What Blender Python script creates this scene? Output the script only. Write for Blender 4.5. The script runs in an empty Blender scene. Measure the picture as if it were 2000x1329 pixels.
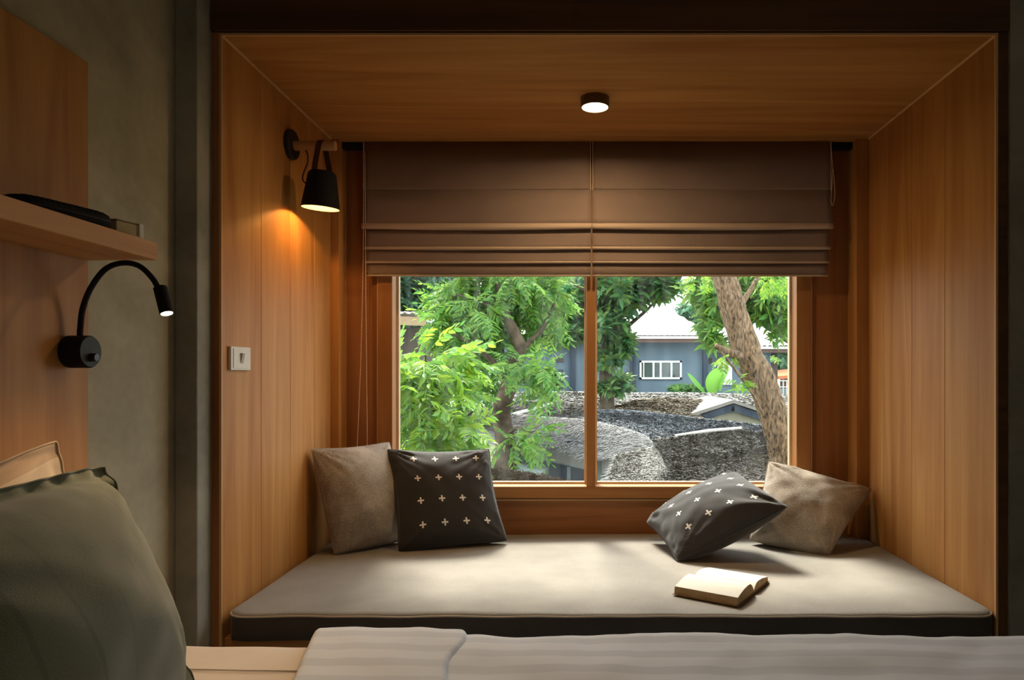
import bpy, bmesh, math, random
import numpy as np
from mathutils import Vector, Matrix, noise

SC = bpy.context.scene
COL = SC.collection
random.seed(7)
RNG = np.random.default_rng(11)
ZC = 1.17            # eye height above the bedroom floor
F = 1355.0           # focal length in pixels of a 2000 px wide frame
VX, VY = 1133.0, 732.0

# ---------------------------------------------------------------- camera
cam_d = bpy.data.cameras.new('camera')
cam = bpy.data.objects.new('camera', cam_d)
COL.objects.link(cam)
cam.location = (0, 0, ZC)
cam.rotation_euler = (math.radians(90), 0, 0)
cam_d.sensor_width = 36.0
cam_d.lens = F / 2000.0 * 36.0
cam_d.shift_x = (1000.0 - VX) / 2000.0
cam_d.shift_y = (VY - 664.5) / 2000.0
cam_d.clip_start = 0.02
cam_d.clip_end = 300
SC.camera = cam

# ---------------------------------------------------------------- world, sun, exposure
world = bpy.data.worlds.new('sky')
SC.world = world
world.use_nodes = True
bg = world.node_tree.nodes['Background']
bg.inputs['Color'].default_value = (0.90, 0.96, 1.0, 1)
bg.inputs['Strength'].default_value = 3.2

sun_d = bpy.data.lights.new('sun', 'SUN')
sun_d.energy = 6.5
sun_d.angle = math.radians(14)
sun_d.color = (1.0, 0.93, 0.80)
sun = bpy.data.objects.new('sun', sun_d)
COL.objects.link(sun)
EL = math.radians(52)
sun_dir = Vector((0.243 * math.cos(EL), -0.97 * math.cos(EL), -math.sin(EL)))
sun.rotation_euler = sun_dir.to_track_quat('-Z', 'Y').to_euler()
sun.location = (-3, 12, 14)

SC.view_settings.view_transform = 'Standard'
SC.view_settings.look = 'None'
SC.view_settings.gamma = 1.0
SC.view_settings.use_curve_mapping = False
SC.view_settings.exposure = 0.75
try:
    SC.cycles.use_denoising = True
    SC.cycles.denoiser = 'OPENIMAGEDENOISE'
    SC.cycles.max_bounces = 12
    SC.cycles.diffuse_bounces = 6
    SC.cycles.transparent_max_bounces = 16
    SC.cycles.sample_clamp_indirect = 6.0
    SC.cycles.caustics_reflective = False
    SC.cycles.caustics_refractive = False
except Exception:
    pass

# ---------------------------------------------------------------- helpers
def P(px, py, y):
    """point of the place seen at pixel px,py (2000x1329 frame) at distance y"""
    return Vector(((px - VX) * y / F, y, ZC - (py - VY) * y / F))

def tag(o, label=None, cat=None, group=None, kind=None):
    if label: o['label'] = label
    if cat: o['category'] = cat
    if group: o['group'] = group
    if kind: o['kind'] = kind
    return o

def link(name, me, mat=None, parent=None):
    o = bpy.data.objects.new(name, me)
    COL.objects.link(o)
    if mat is not None and me is not None and len(me.materials) == 0:
        me.materials.append(mat)
    if parent is not None:
        o.parent = parent
        if parent.type == 'EMPTY' or parent.location.length > 0:
            o.matrix_parent_inverse = Matrix.Translation(-parent.location)
    return o

def empty(name, loc, label=None, cat=None, group=None, kind=None):
    o = bpy.data.objects.new(name, None)
    COL.objects.link(o)
    o.location = loc
    o.empty_display_size = 0.05
    tag(o, label, cat, group, kind)
    return o

class MB:
    def __init__(s): s.v = []; s.f = []; s.uv = None
    def add(s, vs, fs):
        b = len(s.v)
        s.v += [tuple(v) for v in vs]
        s.f += [tuple(i + b for i in f) for f in fs]
        return s
    def box(s, x0, x1, y0, y1, z0, z1):
        return s.add([(x0,y0,z0),(x1,y0,z0),(x1,y1,z0),(x0,y1,z0),(x0,y0,z1),(x1,y0,z1),(x1,y1,z1),(x0,y1,z1)],
                     [(0,3,2,1),(4,5,6,7),(0,1,5,4),(1,2,6,5),(2,3,7,6),(3,0,4,7)])
    def tube(s, pts, rad, n=8, cap=True, jitter=0, seed=0):
        pts = [Vector(p) for p in pts]
        if not hasattr(rad, '__len__'): rad = [rad] * len(pts)
        rings = []; up = None
        for i, p in enumerate(pts):
            a = pts[max(i-1, 0)]; b = pts[min(i+1, len(pts)-1)]
            d = (b - a).normalized()
            if up is None:
                up = Vector((0,0,1)) if abs(d.z) < .9 else Vector((1,0,0))
            up = (up - d * up.dot(d)).normalized()
            sd = d.cross(up)
            ring = []
            for k in range(n):
                t = 2*math.pi*k/n
                r = rad[i]
                if jitter:
                    r *= 1 + jitter * noise.noise(Vector((math.cos(t)*1.7+seed, math.sin(t)*1.7, i*.55)))
                ring.append(p + (sd*math.cos(t) + up*math.sin(t)) * r)
            rings.append(ring)
        vs = [v for r in rings for v in r]; fs = []
        for i in range(len(rings)-1):
            for k in range(n):
                k2 = (k+1) % n
                fs.append((i*n+k, i*n+k2, (i+1)*n+k2, (i+1)*n+k))
        if cap:
            fs.append(tuple(range(n))[::-1]); fs.append(tuple((len(rings)-1)*n+k for k in range(n)))
        return s.add(vs, fs)
    def lathe(s, prof, origin, axis, n=32):
        """prof: list of (radius, height along axis)"""
        axis = Vector(axis).normalized(); origin = Vector(origin)
        u = axis.orthogonal().normalized(); w = axis.cross(u)
        vs = []; fs = []
        for r, h in prof:
            for k in range(n):
                t = 2*math.pi*k/n
                vs.append(origin + axis*h + (u*math.cos(t)+w*math.sin(t))*max(r, 1e-5))
        for i in range(len(prof)-1):
            for k in range(n):
                k2 = (k+1) % n
                fs.append((i*n+k, i*n+k2, (i+1)*n+k2, (i+1)*n+k))
        return s.add(vs, fs)
    def build(s, name, mat, parent=None, smooth=False, bevel=0, seg=2):
        me = bpy.data.meshes.new(name)
        me.from_pydata(s.v, [], s.f)
        bm = bmesh.new(); bm.from_mesh(me)
        bmesh.ops.recalc_face_normals(bm, faces=bm.faces)
        bm.to_mesh(me); bm.free()
        if smooth:
            me.polygons.foreach_set('use_smooth', [True]*len(me.polygons))
        me.update()
        o = link(name, me, mat, parent)
        if bevel:
            m = o.modifiers.new('bevel', 'BEVEL'); m.width = bevel; m.segments = seg; m.limit_method = 'ANGLE'
            m.angle_limit = math.radians(35)
        return o

def np_mesh(name, V, Q, mat, parent=None, smooth=False):
    """quads from numpy arrays"""
    me = bpy.data.meshes.new(name)
    V = np.asarray(V, dtype=np.float32); Q = np.asarray(Q, dtype=np.int32)
    me.vertices.add(len(V)); me.vertices.foreach_set('co', V.ravel())
    k = Q.shape[1]
    me.loops.add(Q.size); me.loops.foreach_set('vertex_index', Q.ravel())
    me.polygons.add(len(Q))
    me.polygons.foreach_set('loop_start', np.arange(0, Q.size, k, dtype=np.int32))
    me.polygons.foreach_set('loop_total', np.full(len(Q), k, dtype=np.int32))
    if smooth: me.polygons.foreach_set('use_smooth', np.ones(len(Q), dtype=bool))
    me.update(calc_edges=True)
    return link(name, me, mat, parent)

def arc(c, r, a0, a1, n, ax, ay):
    return [Vector(c) + Vector(ax)*r*math.cos(a0+(a1-a0)*i/(n-1)) + Vector(ay)*r*math.sin(a0+(a1-a0)*i/(n-1)) for i in range(n)]

def smooth_path(pts, n):
    """Catmull-Rom through points"""
    pts = [Vector(p) for p in pts]
    q = [pts[0]*2-pts[1]] + pts + [pts[-1]*2-pts[-2]]
    out = []
    segs = len(pts)-1
    for i in range(n):
        t = i/(n-1)*segs; k = min(int(t), segs-1); t -= k
        a,b,c,d = q[k],q[k+1],q[k+2],q[k+3]
        out.append(0.5*((2*b)+(c-a)*t+(2*a-5*b+4*c-d)*t*t+(3*b-a-3*c+d)*t**3))
    return out

# ---------------------------------------------------------------- materials
def new_mat(name):
    m = bpy.data.materials.new(name); m.use_nodes = True
    nt = m.node_tree; nt.nodes.clear()
    out = nt.nodes.new('ShaderNodeOutputMaterial')
    return m, nt, out

def N(nt, kind, **kw):
    n = nt.nodes.new(kind)
    for k, v in kw.items(): setattr(n, k, v)
    return n

def ramp(nt, stops):
    r = nt.nodes.new('ShaderNodeValToRGB')
    e = r.color_ramp.elements
    e[0].position = stops[0][0]; e[0].color = (*stops[0][1], 1)
    e[1].position = stops[-1][0]; e[1].color = (*stops[-1][1], 1)
    for p, c in stops[1:-1]:
        q = e.new(p); q.color = (*c, 1)
    return r

def principled(nt, out, rough=.5, spec=.4, **kw):
    b = nt.nodes.new('ShaderNodeBsdfPrincipled')
    b.inputs['Roughness'].default_value = rough
    b.inputs['Specular IOR Level'].default_value = spec
    for k, v in kw.items(): b.inputs[k.replace('_', ' ')].default_value = v
    nt.links.new(b.outputs[0], out.inputs['Surface'])
    return b

def plain(name, col, rough=.5, spec=.4, metallic=0, var=.12, scale=30, bump=0):
    m, nt, out = new_mat(name)
    b = principled(nt, out, rough, spec, Metallic=metallic)
    tc = N(nt, 'ShaderNodeTexCoord')
    nz = N(nt, 'ShaderNodeTexNoise'); nz.inputs['Scale'].default_value = scale; nz.inputs['Detail'].default_value = 4
    nt.links.new(tc.outputs['Object'], nz.inputs['Vector'])
    r = ramp(nt, [(.3, tuple(c*(1-var) for c in col)), (.7, tuple(min(1, c*(1+var)) for c in col))])
    nt.links.new(nz.outputs['Fac'], r.inputs[0]); nt.links.new(r.outputs[0], b.inputs['Base Color'])
    if bump:
        bp = N(nt, 'ShaderNodeBump'); bp.inputs['Strength'].default_value = bump; bp.inputs['Distance'].default_value = .002
        nt.links.new(nz.outputs['Fac'], bp.inputs['Height']); nt.links.new(bp.outputs[0], b.inputs['Normal'])
    return m

def wood(name, axis, light, dark, rough=.55, k=1.0, spec=.2, vary=.25):
    """veneer with the grain along axis (0,1,2)"""
    m, nt, out = new_mat(name)
    b = principled(nt, out, rough, spec)
    tc = N(nt, 'ShaderNodeTexCoord'); oi = N(nt, 'ShaderNodeObjectInfo')
    off = N(nt, 'ShaderNodeVectorMath', operation='SCALE'); off.inputs[0].default_value = (3.1, 5.7, 4.3)
    nt.links.new(oi.outputs['Random'], off.inputs['Scale'])
    ad = N(nt, 'ShaderNodeVectorMath', operation='ADD')
    nt.links.new(tc.outputs['Object'], ad.inputs[0]); nt.links.new(off.outputs[0], ad.inputs[1])
    def mapped(across, along):
        mp = N(nt, 'ShaderNodeMapping'); s = [across]*3; s[axis] = along
        mp.inputs['Scale'].default_value = s; nt.links.new(ad.outputs[0], mp.inputs[0]); return mp
    def nz(mp, scale, det, dist):
        n = N(nt, 'ShaderNodeTexNoise'); n.inputs['Scale'].default_value = scale
        n.inputs['Detail'].default_value = det; n.inputs['Distortion'].default_value = dist
        nt.links.new(mp.outputs[0], n.inputs['Vector']); return n
    broad = nz(mapped(6.5*k, .5*k), 1.3, 4, 1.6)
    mid = nz(mapped(40*k, 1.3*k), 1.0, 6, .6)
    fine = nz(mapped(240*k, 6*k), 1.0, 3, .1)
    m1 = N(nt, 'ShaderNodeMath', operation='MULTIPLY'); m1.inputs[1].default_value = .68
    nt.links.new(broad.outputs['Fac'], m1.inputs[0])
    m2 = N(nt, 'ShaderNodeMath', operation='MULTIPLY_ADD'); m2.inputs[1].default_value = .20
    nt.links.new(mid.outputs['Fac'], m2.inputs[0]); nt.links.new(m1.outputs[0], m2.inputs[2])
    m3 = N(nt, 'ShaderNodeMath', operation='MULTIPLY_ADD'); m3.inputs[1].default_value = .12
    nt.links.new(fine.outputs['Fac'], m3.inputs[0]); nt.links.new(m2.outputs[0], m3.inputs[2])
    mixc = tuple((a+c)/2 for a, c in zip(light, dark))
    r = ramp(nt, [(.34, dark), (.5, mixc), (.68, light)])
    nt.links.new(m3.outputs[0], r.inputs[0])
    hs = N(nt, 'ShaderNodeHueSaturation')
    mr = N(nt, 'ShaderNodeMapRange'); mr.inputs['To Min'].default_value = 1-vary*.5; mr.inputs['To Max'].default_value = 1+vary*.5
    nt.links.new(oi.outputs['Random'], mr.inputs[0]); nt.links.new(mr.outputs[0], hs.inputs['Value'])
    nt.links.new(r.outputs[0], hs.inputs['Color']); nt.links.new(hs.outputs[0], b.inputs['Base Color'])
    bp = N(nt, 'ShaderNodeBump'); bp.inputs['Strength'].default_value = .12; bp.inputs['Distance'].default_value = .001
    nt.links.new(m3.outputs[0], bp.inputs['Height']); nt.links.new(bp.outputs[0], b.inputs['Normal'])
    return m

def concrete(name, a, c):
    m, nt, out = new_mat(name)
    b = principled(nt, out, .75, .25)
    tc = N(nt, 'ShaderNodeTexCoord')
    n1 = N(nt, 'ShaderNodeTexNoise'); n1.inputs['Scale'].default_value = 3.2; n1.inputs['Detail'].default_value = 7; n1.inputs['Distortion'].default_value = .8
    n2 = N(nt, 'ShaderNodeTexNoise'); n2.inputs['Scale'].default_value = 40; n2.inputs['Detail'].default_value = 5
    for n in (n1, n2): nt.links.new(tc.outputs['Object'], n.inputs['Vector'])
    mm = N(nt, 'ShaderNodeMath', operation='MULTIPLY_ADD'); mm.inputs[1].default_value = .22
    nt.links.new(n2.outputs['Fac'], mm.inputs[0]); nt.links.new(n1.outputs['Fac'], mm.inputs[2])
    r = ramp(nt, [(.38, a), (.82, c)])
    nt.links.new(mm.outputs[0], r.inputs[0]); nt.links.new(r.outputs[0], b.inputs['Base Color'])
    bp = N(nt, 'ShaderNodeBump'); bp.inputs['Strength'].default_value = .2; bp.inputs['Distance'].default_value = .003
    nt.links.new(mm.outputs[0], bp.inputs['Height']); nt.links.new(bp.outputs[0], b.inputs['Normal'])
    return m

def fabric(name, col, col2=None, weave=700, rough=.9, bump=.35, mottled=6, sheen=.15, translucent=0, stripes=None):
    """stripes: (axis 'X'/'Y'/'Z' or 'U'/'V', period, width fraction, colour)"""
    m, nt, out = new_mat(name)
    b = principled(nt, out, rough, .15)
    b.inputs['Sheen Weight'].default_value = sheen
    tc = N(nt, 'ShaderNodeTexCoord')
    if col2 is None: col2 = tuple(c*.7 for c in col)
    n1 = N(nt, 'ShaderNodeTexNoise'); n1.inputs['Scale'].default_value = mottled; n1.inputs['Detail'].default_value = 5
    n2 = N(nt, 'ShaderNodeTexNoise'); n2.inputs['Scale'].default_value = weave; n2.inputs['Detail'].default_value = 2
    for n in (n1, n2): nt.links.new(tc.outputs['Object'], n.inputs['Vector'])
    mm = N(nt, 'ShaderNodeMath', operation='MULTIPLY_ADD'); mm.inputs[1].default_value = .9
    nt.links.new(n2.outputs['Fac'], mm.inputs[0]); nt.links.new(n1.outputs['Fac'], mm.inputs[2])
    r = ramp(nt, [(.62, col2), (1.2 if False else 1.0, col)])
    sc_ = N(nt, 'ShaderNodeMath', operation='MULTIPLY'); sc_.inputs[1].default_value = .88
    nt.links.new(mm.outputs[0], sc_.inputs[0]); nt.links.new(sc_.outputs[0], r.inputs[0])
    colsock = r.outputs[0]
    if stripes:
        ax, per, frac, scol = stripes
        sp = N(nt, 'ShaderNodeSeparateXYZ')
        nt.links.new(tc.outputs['UV' if ax in 'UV' else 'Object'], sp.inputs[0])
        dv = N(nt, 'ShaderNodeMath', operation='DIVIDE'); dv.inputs[1].default_value = per
        nt.links.new(sp.outputs[{'X':0,'Y':1,'Z':2,'U':0,'V':1}[ax]], dv.inputs[0])
        fr = N(nt, 'ShaderNodeMath', operation='FRACT'); nt.links.new(dv.outputs[0], fr.inputs[0])
        lt = N(nt, 'ShaderNodeMath', operation='LESS_THAN'); lt.inputs[1].default_value = frac
        nt.links.new(fr.outputs[0], lt.inputs[0])
        mx = N(nt, 'ShaderNodeMixRGB'); mx.inputs['Color2'].default_value = (*scol, 1)
        nt.links.new(lt.outputs[0], mx.inputs['Fac']); nt.links.new(colsock, mx.inputs['Color1'])
        colsock = mx.outputs[0]
    nt.links.new(colsock, b.inputs['Base Color'])
    bp = N(nt, 'ShaderNodeBump'); bp.inputs['Strength'].default_value = bump; bp.inputs['Distance'].default_value = .0015
    nt.links.new(n2.outputs['Fac'], bp.inputs['Height']); nt.links.new(bp.outputs[0], b.inputs['Normal'])
    if translucent:
        tr = N(nt, 'ShaderNodeBsdfTranslucent'); nt.links.new(colsock, tr.inputs['Color'])
        ms = N(nt, 'ShaderNodeMixShader'); ms.inputs[0].default_value = translucent
        nt.links.new(b.outputs[0], ms.inputs[1]); nt.links.new(tr.outputs[0], ms.inputs[2])
        nt.links.new(ms.outputs[0], out.inputs['Surface'])
    return m

def cross_fabric(name, base, mark):
    """dark cotton with a printed grid of small plus signs, in the cushion's own UVs"""
    m, nt, out = new_mat(name)
    b = principled(nt, out, .85, .2); b.inputs['Sheen Weight'].default_value = .25
    tc = N(nt, 'ShaderNodeTexCoord'); sp = N(nt, 'ShaderNodeSeparateXYZ'); nt.links.new(tc.outputs['UV'], sp.inputs[0])
    def M(op, a, v=None, v2=None):
        n = N(nt, 'ShaderNodeMath', operation=op)
        if hasattr(a, 'is_linked') or hasattr(a, 'links'): nt.links.new(a, n.inputs[0])
        else: n.inputs[0].default_value = a
        if v is not None:
            if hasattr(v, 'links'): nt.links.new(v, n.inputs[1])
            else: n.inputs[1].default_value = v
        return n.outputs[0]
    def cell(s, o, per):
        t = M('DIVIDE', M('SUBTRACT', s, o - per*.5), per)
        return M('ABSOLUTE', M('SUBTRACT', M('FRACT', t), .5)), t
    cu, tu = cell(sp.outputs[0], .225, .205); cv, tv = cell(sp.outputs[1], .13, .225)
    h = M('MULTIPLY', M('LESS_THAN', cu, .150), M('LESS_THAN', cv, .034))
    v = M('MULTIPLY', M('LESS_THAN', cv, .138), M('LESS_THAN', cu, .038))
    pl = M('MAXIMUM', h, v)
    inside = M('MULTIPLY', M('MULTIPLY', M('GREATER_THAN', tu, 0.0), M('LESS_THAN', tu, 4.0)),
               M('MULTIPLY', M('GREATER_THAN', tv, 0.0), M('LESS_THAN', tv, 4.0)))
    pl = M('MULTIPLY', pl, inside)
    nz = N(nt, 'ShaderNodeTexNoise'); nz.inputs['Scale'].default_value = 600; nt.links.new(tc.outputs['Object'], nz.inputs['Vector'])
    r = ramp(nt, [(.3, tuple(c*.75 for c in base)), (.7, base)]); nt.links.new(nz.outputs['Fac'], r.inputs[0])
    mx = N(nt, 'ShaderNodeMixRGB'); mx.inputs['Color2'].default_value = (*mark, 1)
    nt.links.new(pl, mx.inputs['Fac']); nt.links.new(r.outputs[0], mx.inputs['Color1'])
    nt.links.new(mx.outputs[0], b.inputs['Base Color'])
    bp = N(nt, 'ShaderNodeBump'); bp.inputs['Strength'].default_value = .2; bp.inputs['Distance'].default_value = .001
    nt.links.new(nz.outputs['Fac'], bp.inputs['Height']); nt.links.new(bp.outputs[0], b.inputs['Normal'])
    return m

def emit(name, col, strength):
    m, nt, out = new_mat(name)
    e = N(nt, 'ShaderNodeEmission'); e.inputs[0].default_value = (*col, 1); e.inputs[1].default_value = strength
    nt.links.new(e.outputs[0], out.inputs['Surface'])
    return m

def glass_mat(name, dust=.03):
    m, nt, out = new_mat(name)
    tr = N(nt, 'ShaderNodeBsdfTransparent'); tr.inputs[0].default_value = (.97, .985, .98, 1)
    gl = N(nt, 'ShaderNodeBsdfGlossy'); gl.inputs['Roughness'].default_value = .02
    lw = N(nt, 'ShaderNodeLayerWeight'); pw = N(nt, 'ShaderNodeMath', operation='POWER'); pw.inputs[1].default_value = 5.0
    nt.links.new(lw.outputs['Facing'], pw.inputs[0])
    fr = N(nt, 'ShaderNodeMath', operation='MULTIPLY_ADD'); fr.inputs[1].default_value = .8; fr.inputs[2].default_value = .025
    nt.links.new(pw.outputs[0], fr.inputs[0])
    ms = N(nt, 'ShaderNodeMixShader')
    nt.links.new(fr.outputs[0], ms.inputs[0]); nt.links.new(tr.outputs[0], ms.inputs[1]); nt.links.new(gl.outputs[0], ms.inputs[2])
    if dust:
        df = N(nt, 'ShaderNodeBsdfTranslucent'); df.inputs[0].default_value = (.8, .85, .85, 1)
        tc = N(nt, 'ShaderNodeTexCoord'); mp = N(nt, 'ShaderNodeMapping'); mp.inputs['Scale'].default_value = (14, 1, 1.6)
        nz = N(nt, 'ShaderNodeTexNoise'); nz.inputs['Scale'].default_value = 2; nz.inputs['Detail'].default_value = 6
        nt.links.new(tc.outputs['Object'], mp.inputs[0]); nt.links.new(mp.outputs[0], nz.inputs['Vector'])
        r = ramp(nt, [(.42, (0, 0, 0)), (.75, (dust, dust, dust))]); nt.links.new(nz.outputs['Fac'], r.inputs[0])
        m2 = N(nt, 'ShaderNodeMixShader'); nt.links.new(r.outputs[0], m2.inputs[0])
        nt.links.new(ms.outputs[0], m2.inputs[1]); nt.links.new(df.outputs[0], m2.inputs[2])
        nt.links.new(m2.outputs[0], out.inputs['Surface'])
    else:
        nt.links.new(ms.outputs[0], out.inputs['Surface'])
    return m

def leaf_mat(name, cols, transl=.45, rough=.45):
    m, nt, out = new_mat(name)
    b = principled(nt, out, rough, .4)
    g = N(nt, 'ShaderNodeNewGeometry'); oi = N(nt, 'ShaderNodeObjectInfo')
    a = N(nt, 'ShaderNodeMath', operation='ADD'); nt.links.new(g.outputs['Random Per Island'], a.inputs[0]); nt.links.new(oi.outputs['Random'], a.inputs[1])
    fr = N(nt, 'ShaderNodeMath', operation='FRACT'); nt.links.new(a.outputs[0], fr.inputs[0])
    n = len(cols)
    r = ramp(nt, [(i/(n-1), c) for i, c in enumerate(cols)])
    nt.links.new(fr.outputs[0], r.inputs[0]); nt.links.new(r.outputs[0], b.inputs['Base Color'])
    tr = N(nt, 'ShaderNodeBsdfTranslucent')
    hs = N(nt, 'ShaderNodeHueSaturation'); hs.inputs['Hue'].default_value = .485; hs.inputs['Value'].default_value = 1.5
    nt.links.new(r.outputs[0], hs.inputs['Color']); nt.links.new(hs.outputs[0], tr.inputs['Color'])
    ms = N(nt, 'ShaderNodeMixShader'); ms.inputs[0].default_value = transl
    nt.links.new(b.outputs[0], ms.inputs[1]); nt.links.new(tr.outputs[0], ms.inputs[2]); nt.links.new(ms.outputs[0], out.inputs['Surface'])
    return m

def thatch_mat(name, a, c):
    m, nt, out = new_mat(name)
    b = principled(nt, out, .85, .2)
    g = N(nt, 'ShaderNodeNewGeometry'); tc = N(nt, 'ShaderNodeTexCoord')
    nz = N(nt, 'ShaderNodeTexNoise'); nz.inputs['Scale'].default_value = 1.1; nz.inputs['Detail'].default_value = 6
    nt.links.new(tc.outputs['Object'], nz.inputs['Vector'])
    m1 = N(nt, 'ShaderNodeMath', operation='MULTIPLY'); m1.inputs[1].default_value = .8
    nt.links.new(g.outputs['Random Per Island'], m1.inputs[0])
    m2 = N(nt, 'ShaderNodeMath', operation='MULTIPLY_ADD'); m2.inputs[1].default_value = .22
    nt.links.new(nz.outputs['Fac'], m2.inputs[0]); nt.links.new(m1.outputs[0], m2.inputs[2])
    r = ramp(nt, [(.12, a), (.92, c)]); nt.links.new(m2.outputs[0], r.inputs[0]); nt.links.new(r.outputs[0], b.inputs['Base Color'])
    return m

WL, WD = (0.52, 0.262, 0.080), (0.33, 0.132, 0.033)
M = {}
M['wood_v'] = wood('veneer_upright', 2, WL, WD)
M['wood_h'] = wood('veneer_across', 0, WL, WD)
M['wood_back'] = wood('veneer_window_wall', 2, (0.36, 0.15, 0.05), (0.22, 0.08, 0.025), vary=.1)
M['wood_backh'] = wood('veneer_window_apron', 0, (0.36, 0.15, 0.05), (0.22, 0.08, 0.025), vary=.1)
M['wood_y'] = wood('veneer_shelf', 1, (0.60, 0.32, 0.13), (0.42, 0.20, 0.075), k=1.2)
M['wood_dark'] = wood('veneer_lintel', 0, (0.12, 0.055, 0.02), (0.06, 0.026, 0.010))
M['wood_edge'] = wood('pale_edging', 2, (0.60, 0.36, 0.17), (0.50, 0.28, 0.12))
M['wood_edgeh'] = wood('pale_edging_across', 0, (0.60, 0.36, 0.17), (0.50, 0.28, 0.12))
M['frame_v'] = wood('window_frame_upright', 2, (0.44, 0.21, 0.07), (0.28, 0.115, 0.035), vary=.1)
M['frame_h'] = wood('window_frame_across', 0, (0.44, 0.21, 0.07), (0.28, 0.115, 0.035), vary=.1)
M['sash'] = wood('sunlit_sash', 2, (0.78, 0.62, 0.42), (0.68, 0.52, 0.33))  # pale colour stands for the sun on the beads around the panes
M['dowel'] = wood('pale_dowel', 0, (0.50, 0.29, 0.13), (0.38, 0.20, 0.08))
M['concrete'] = concrete('polished_plaster', (0.25, 0.222, 0.150), (0.43, 0.385, 0.27))
M['concrete_d'] = concrete('grey_plaster', (0.19, 0.18, 0.145), (0.33, 0.315, 0.26))
M['floor'] = concrete('cement_floor', (0.16, 0.15, 0.13), (0.24, 0.22, 0.19))
M['black'] = plain('black_metal', (0.012, 0.012, 0.012), .45, .4)
M['blackm'] = plain('black_matte', (0.01, 0.01, 0.011), .8, .2)
M['grey_face'] = plain('satin_dark_grey', (0.03, 0.033, 0.028), .6, .2)
M['leather'] = plain('brown_leather', (0.06, 0.025, 0.014), .5, .4, bump=.3, scale=200)
M['white_plastic'] = plain('ivory_plastic', (0.60, 0.56, 0.46), .4, .4, var=.03)
M['white_in'] = plain('white_reflector', (0.30, 0.25, 0.18), .35, .4, var=.02)
M['blind'] = fabric('blind_linen', (0.265, 0.198, 0.165), (0.20, 0.15, 0.125), weave=900, mottled=4, translucent=.10)
M['lit_linen'] = fabric('blind_lit_linen', (0.48, 0.37, 0.285), (0.40, 0.31, 0.235), weave=900, mottled=4)  # lighter linen colours in the light caught by the fold lips
M['cord'] = plain('cream_cord', (0.62, 0.50, 0.38), .7, .2)
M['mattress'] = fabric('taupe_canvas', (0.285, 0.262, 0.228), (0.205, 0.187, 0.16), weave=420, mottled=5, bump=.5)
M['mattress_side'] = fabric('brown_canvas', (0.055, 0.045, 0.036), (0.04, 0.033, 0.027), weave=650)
M['piping'] = fabric('pale_piping', (0.50, 0.42, 0.33), (0.42, 0.35, 0.27))
M['grey_cush'] = fabric('grey_chenille', (0.46, 0.395, 0.32), (0.20, 0.163, 0.126), weave=300, bump=1.0, mottled=9)
M['cross'] = cross_fabric('charcoal_cross_print', (0.040, 0.036, 0.033), (0.80, 0.76, 0.70))
M['green'] = fabric('olive_linen', (0.125, 0.135, 0.085), (0.085, 0.093, 0.058), weave=500, mottled=3, sheen=.3, stripes=('U', .13, .10, (0.095, 0.103, 0.065)))  # thin darker stripes paint in the soft upright folds
M['cream_pillow'] = fabric('cream_sateen', (0.68, 0.54, 0.38), (0.60, 0.46, 0.32), weave=900, stripes=('V', .16, .45, (0.50, 0.36, 0.24)))
M['sheet'] = fabric('cream_sheet', (0.66, 0.57, 0.47), (0.58, 0.50, 0.41), weave=900, bump=.1)
M['duvet'] = fabric('white_sateen', (0.63, 0.655, 0.69), (0.57, 0.59, 0.62), weave=900, bump=.1, mottled=3, stripes=('Y', .078, .45, (0.52, 0.545, 0.58)))
M['paper'] = plain('book_paper', (0.66, 0.62, 0.54), .8, .1, var=.03)
M['fore_edge'] = wood('page_edges', 0, (0.50, 0.36, 0.19), (0.30, 0.19, 0.085), rough=.8, k=2.5)  # brown page layers with the shade on that side coloured in
M['cover'] = plain('kraft_cover', (0.20, 0.11, 0.045), .6, .3)
M['glass'] = glass_mat('window_glass', .012)
M['glass_d'] = plain('dark_window_glass', (0.012, 0.035, 0.028), .1, .6, var=.6, scale=3)
M['bluewall'] = plain('blue_grey_render', (0.10, 0.14, 0.175), .85, .2, var=.08, scale=1.5)
M['bluedark'] = plain('dark_blue_paint', (0.022, 0.035, 0.055), .6, .3)
M['roofpale'] = plain('pale_fibre_cement', (0.55, 0.49, 0.44), .7, .3, scale=2)
M['fascia'] = plain('brown_fascia', (0.08, 0.045, 0.035), .6, .3)
M['tan'] = plain('tan_fascia', (0.22, 0.15, 0.08), .6, .3)
M['tanwall'] = plain('brown_render', (0.055, 0.045, 0.035), .8, .2)
M['whitepaint'] = plain('white_paint', (0.55, 0.57, 0.58), .5, .3)
M['creamwall'] = plain('cream_render', (0.24, 0.23, 0.17), .8, .2, scale=3)
M['hutwall'] = plain('grey_green_render', (0.12, 0.145, 0.135), .8, .2, scale=2)
M['paleslab'] = plain('pale_slab', (0.20, 0.24, 0.25), .8, .2, scale=2)
M['orange'] = plain('orange_canvas', (0.38, 0.12, 0.05), .8, .2)
M['ground'] = plain('earth_and_grass', (0.07, 0.085, 0.035), .95, .1, var=.4, scale=1.2)
M['bark'] = plain('bark', (0.065, 0.048, 0.032), .95, .15, var=.6, scale=9, bump=1.0)
M['bark2'] = plain('rough_bark', (0.135, 0.09, 0.053), .95, .15, var=.85, scale=1.0, bump=1.0)
_nt = M['bark2'].node_tree
_mp = _nt.nodes.new('ShaderNodeMapping'); _mp.inputs['Scale'].default_value = (55, 55, 20); _mp.inputs['Rotation'].default_value = (0, math.radians(-20), 0)
_nz = [q for q in _nt.nodes if q.type == 'TEX_NOISE'][0]; _tc = [q for q in _nt.nodes if q.type == 'TEX_COORD'][0]
_nt.links.new(_tc.outputs['Object'], _mp.inputs[0]); _nt.links.new(_mp.outputs[0], _nz.inputs['Vector'])
[q for q in _nt.nodes if q.type == 'BUMP'][0].inputs['Distance'].default_value = .012
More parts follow.
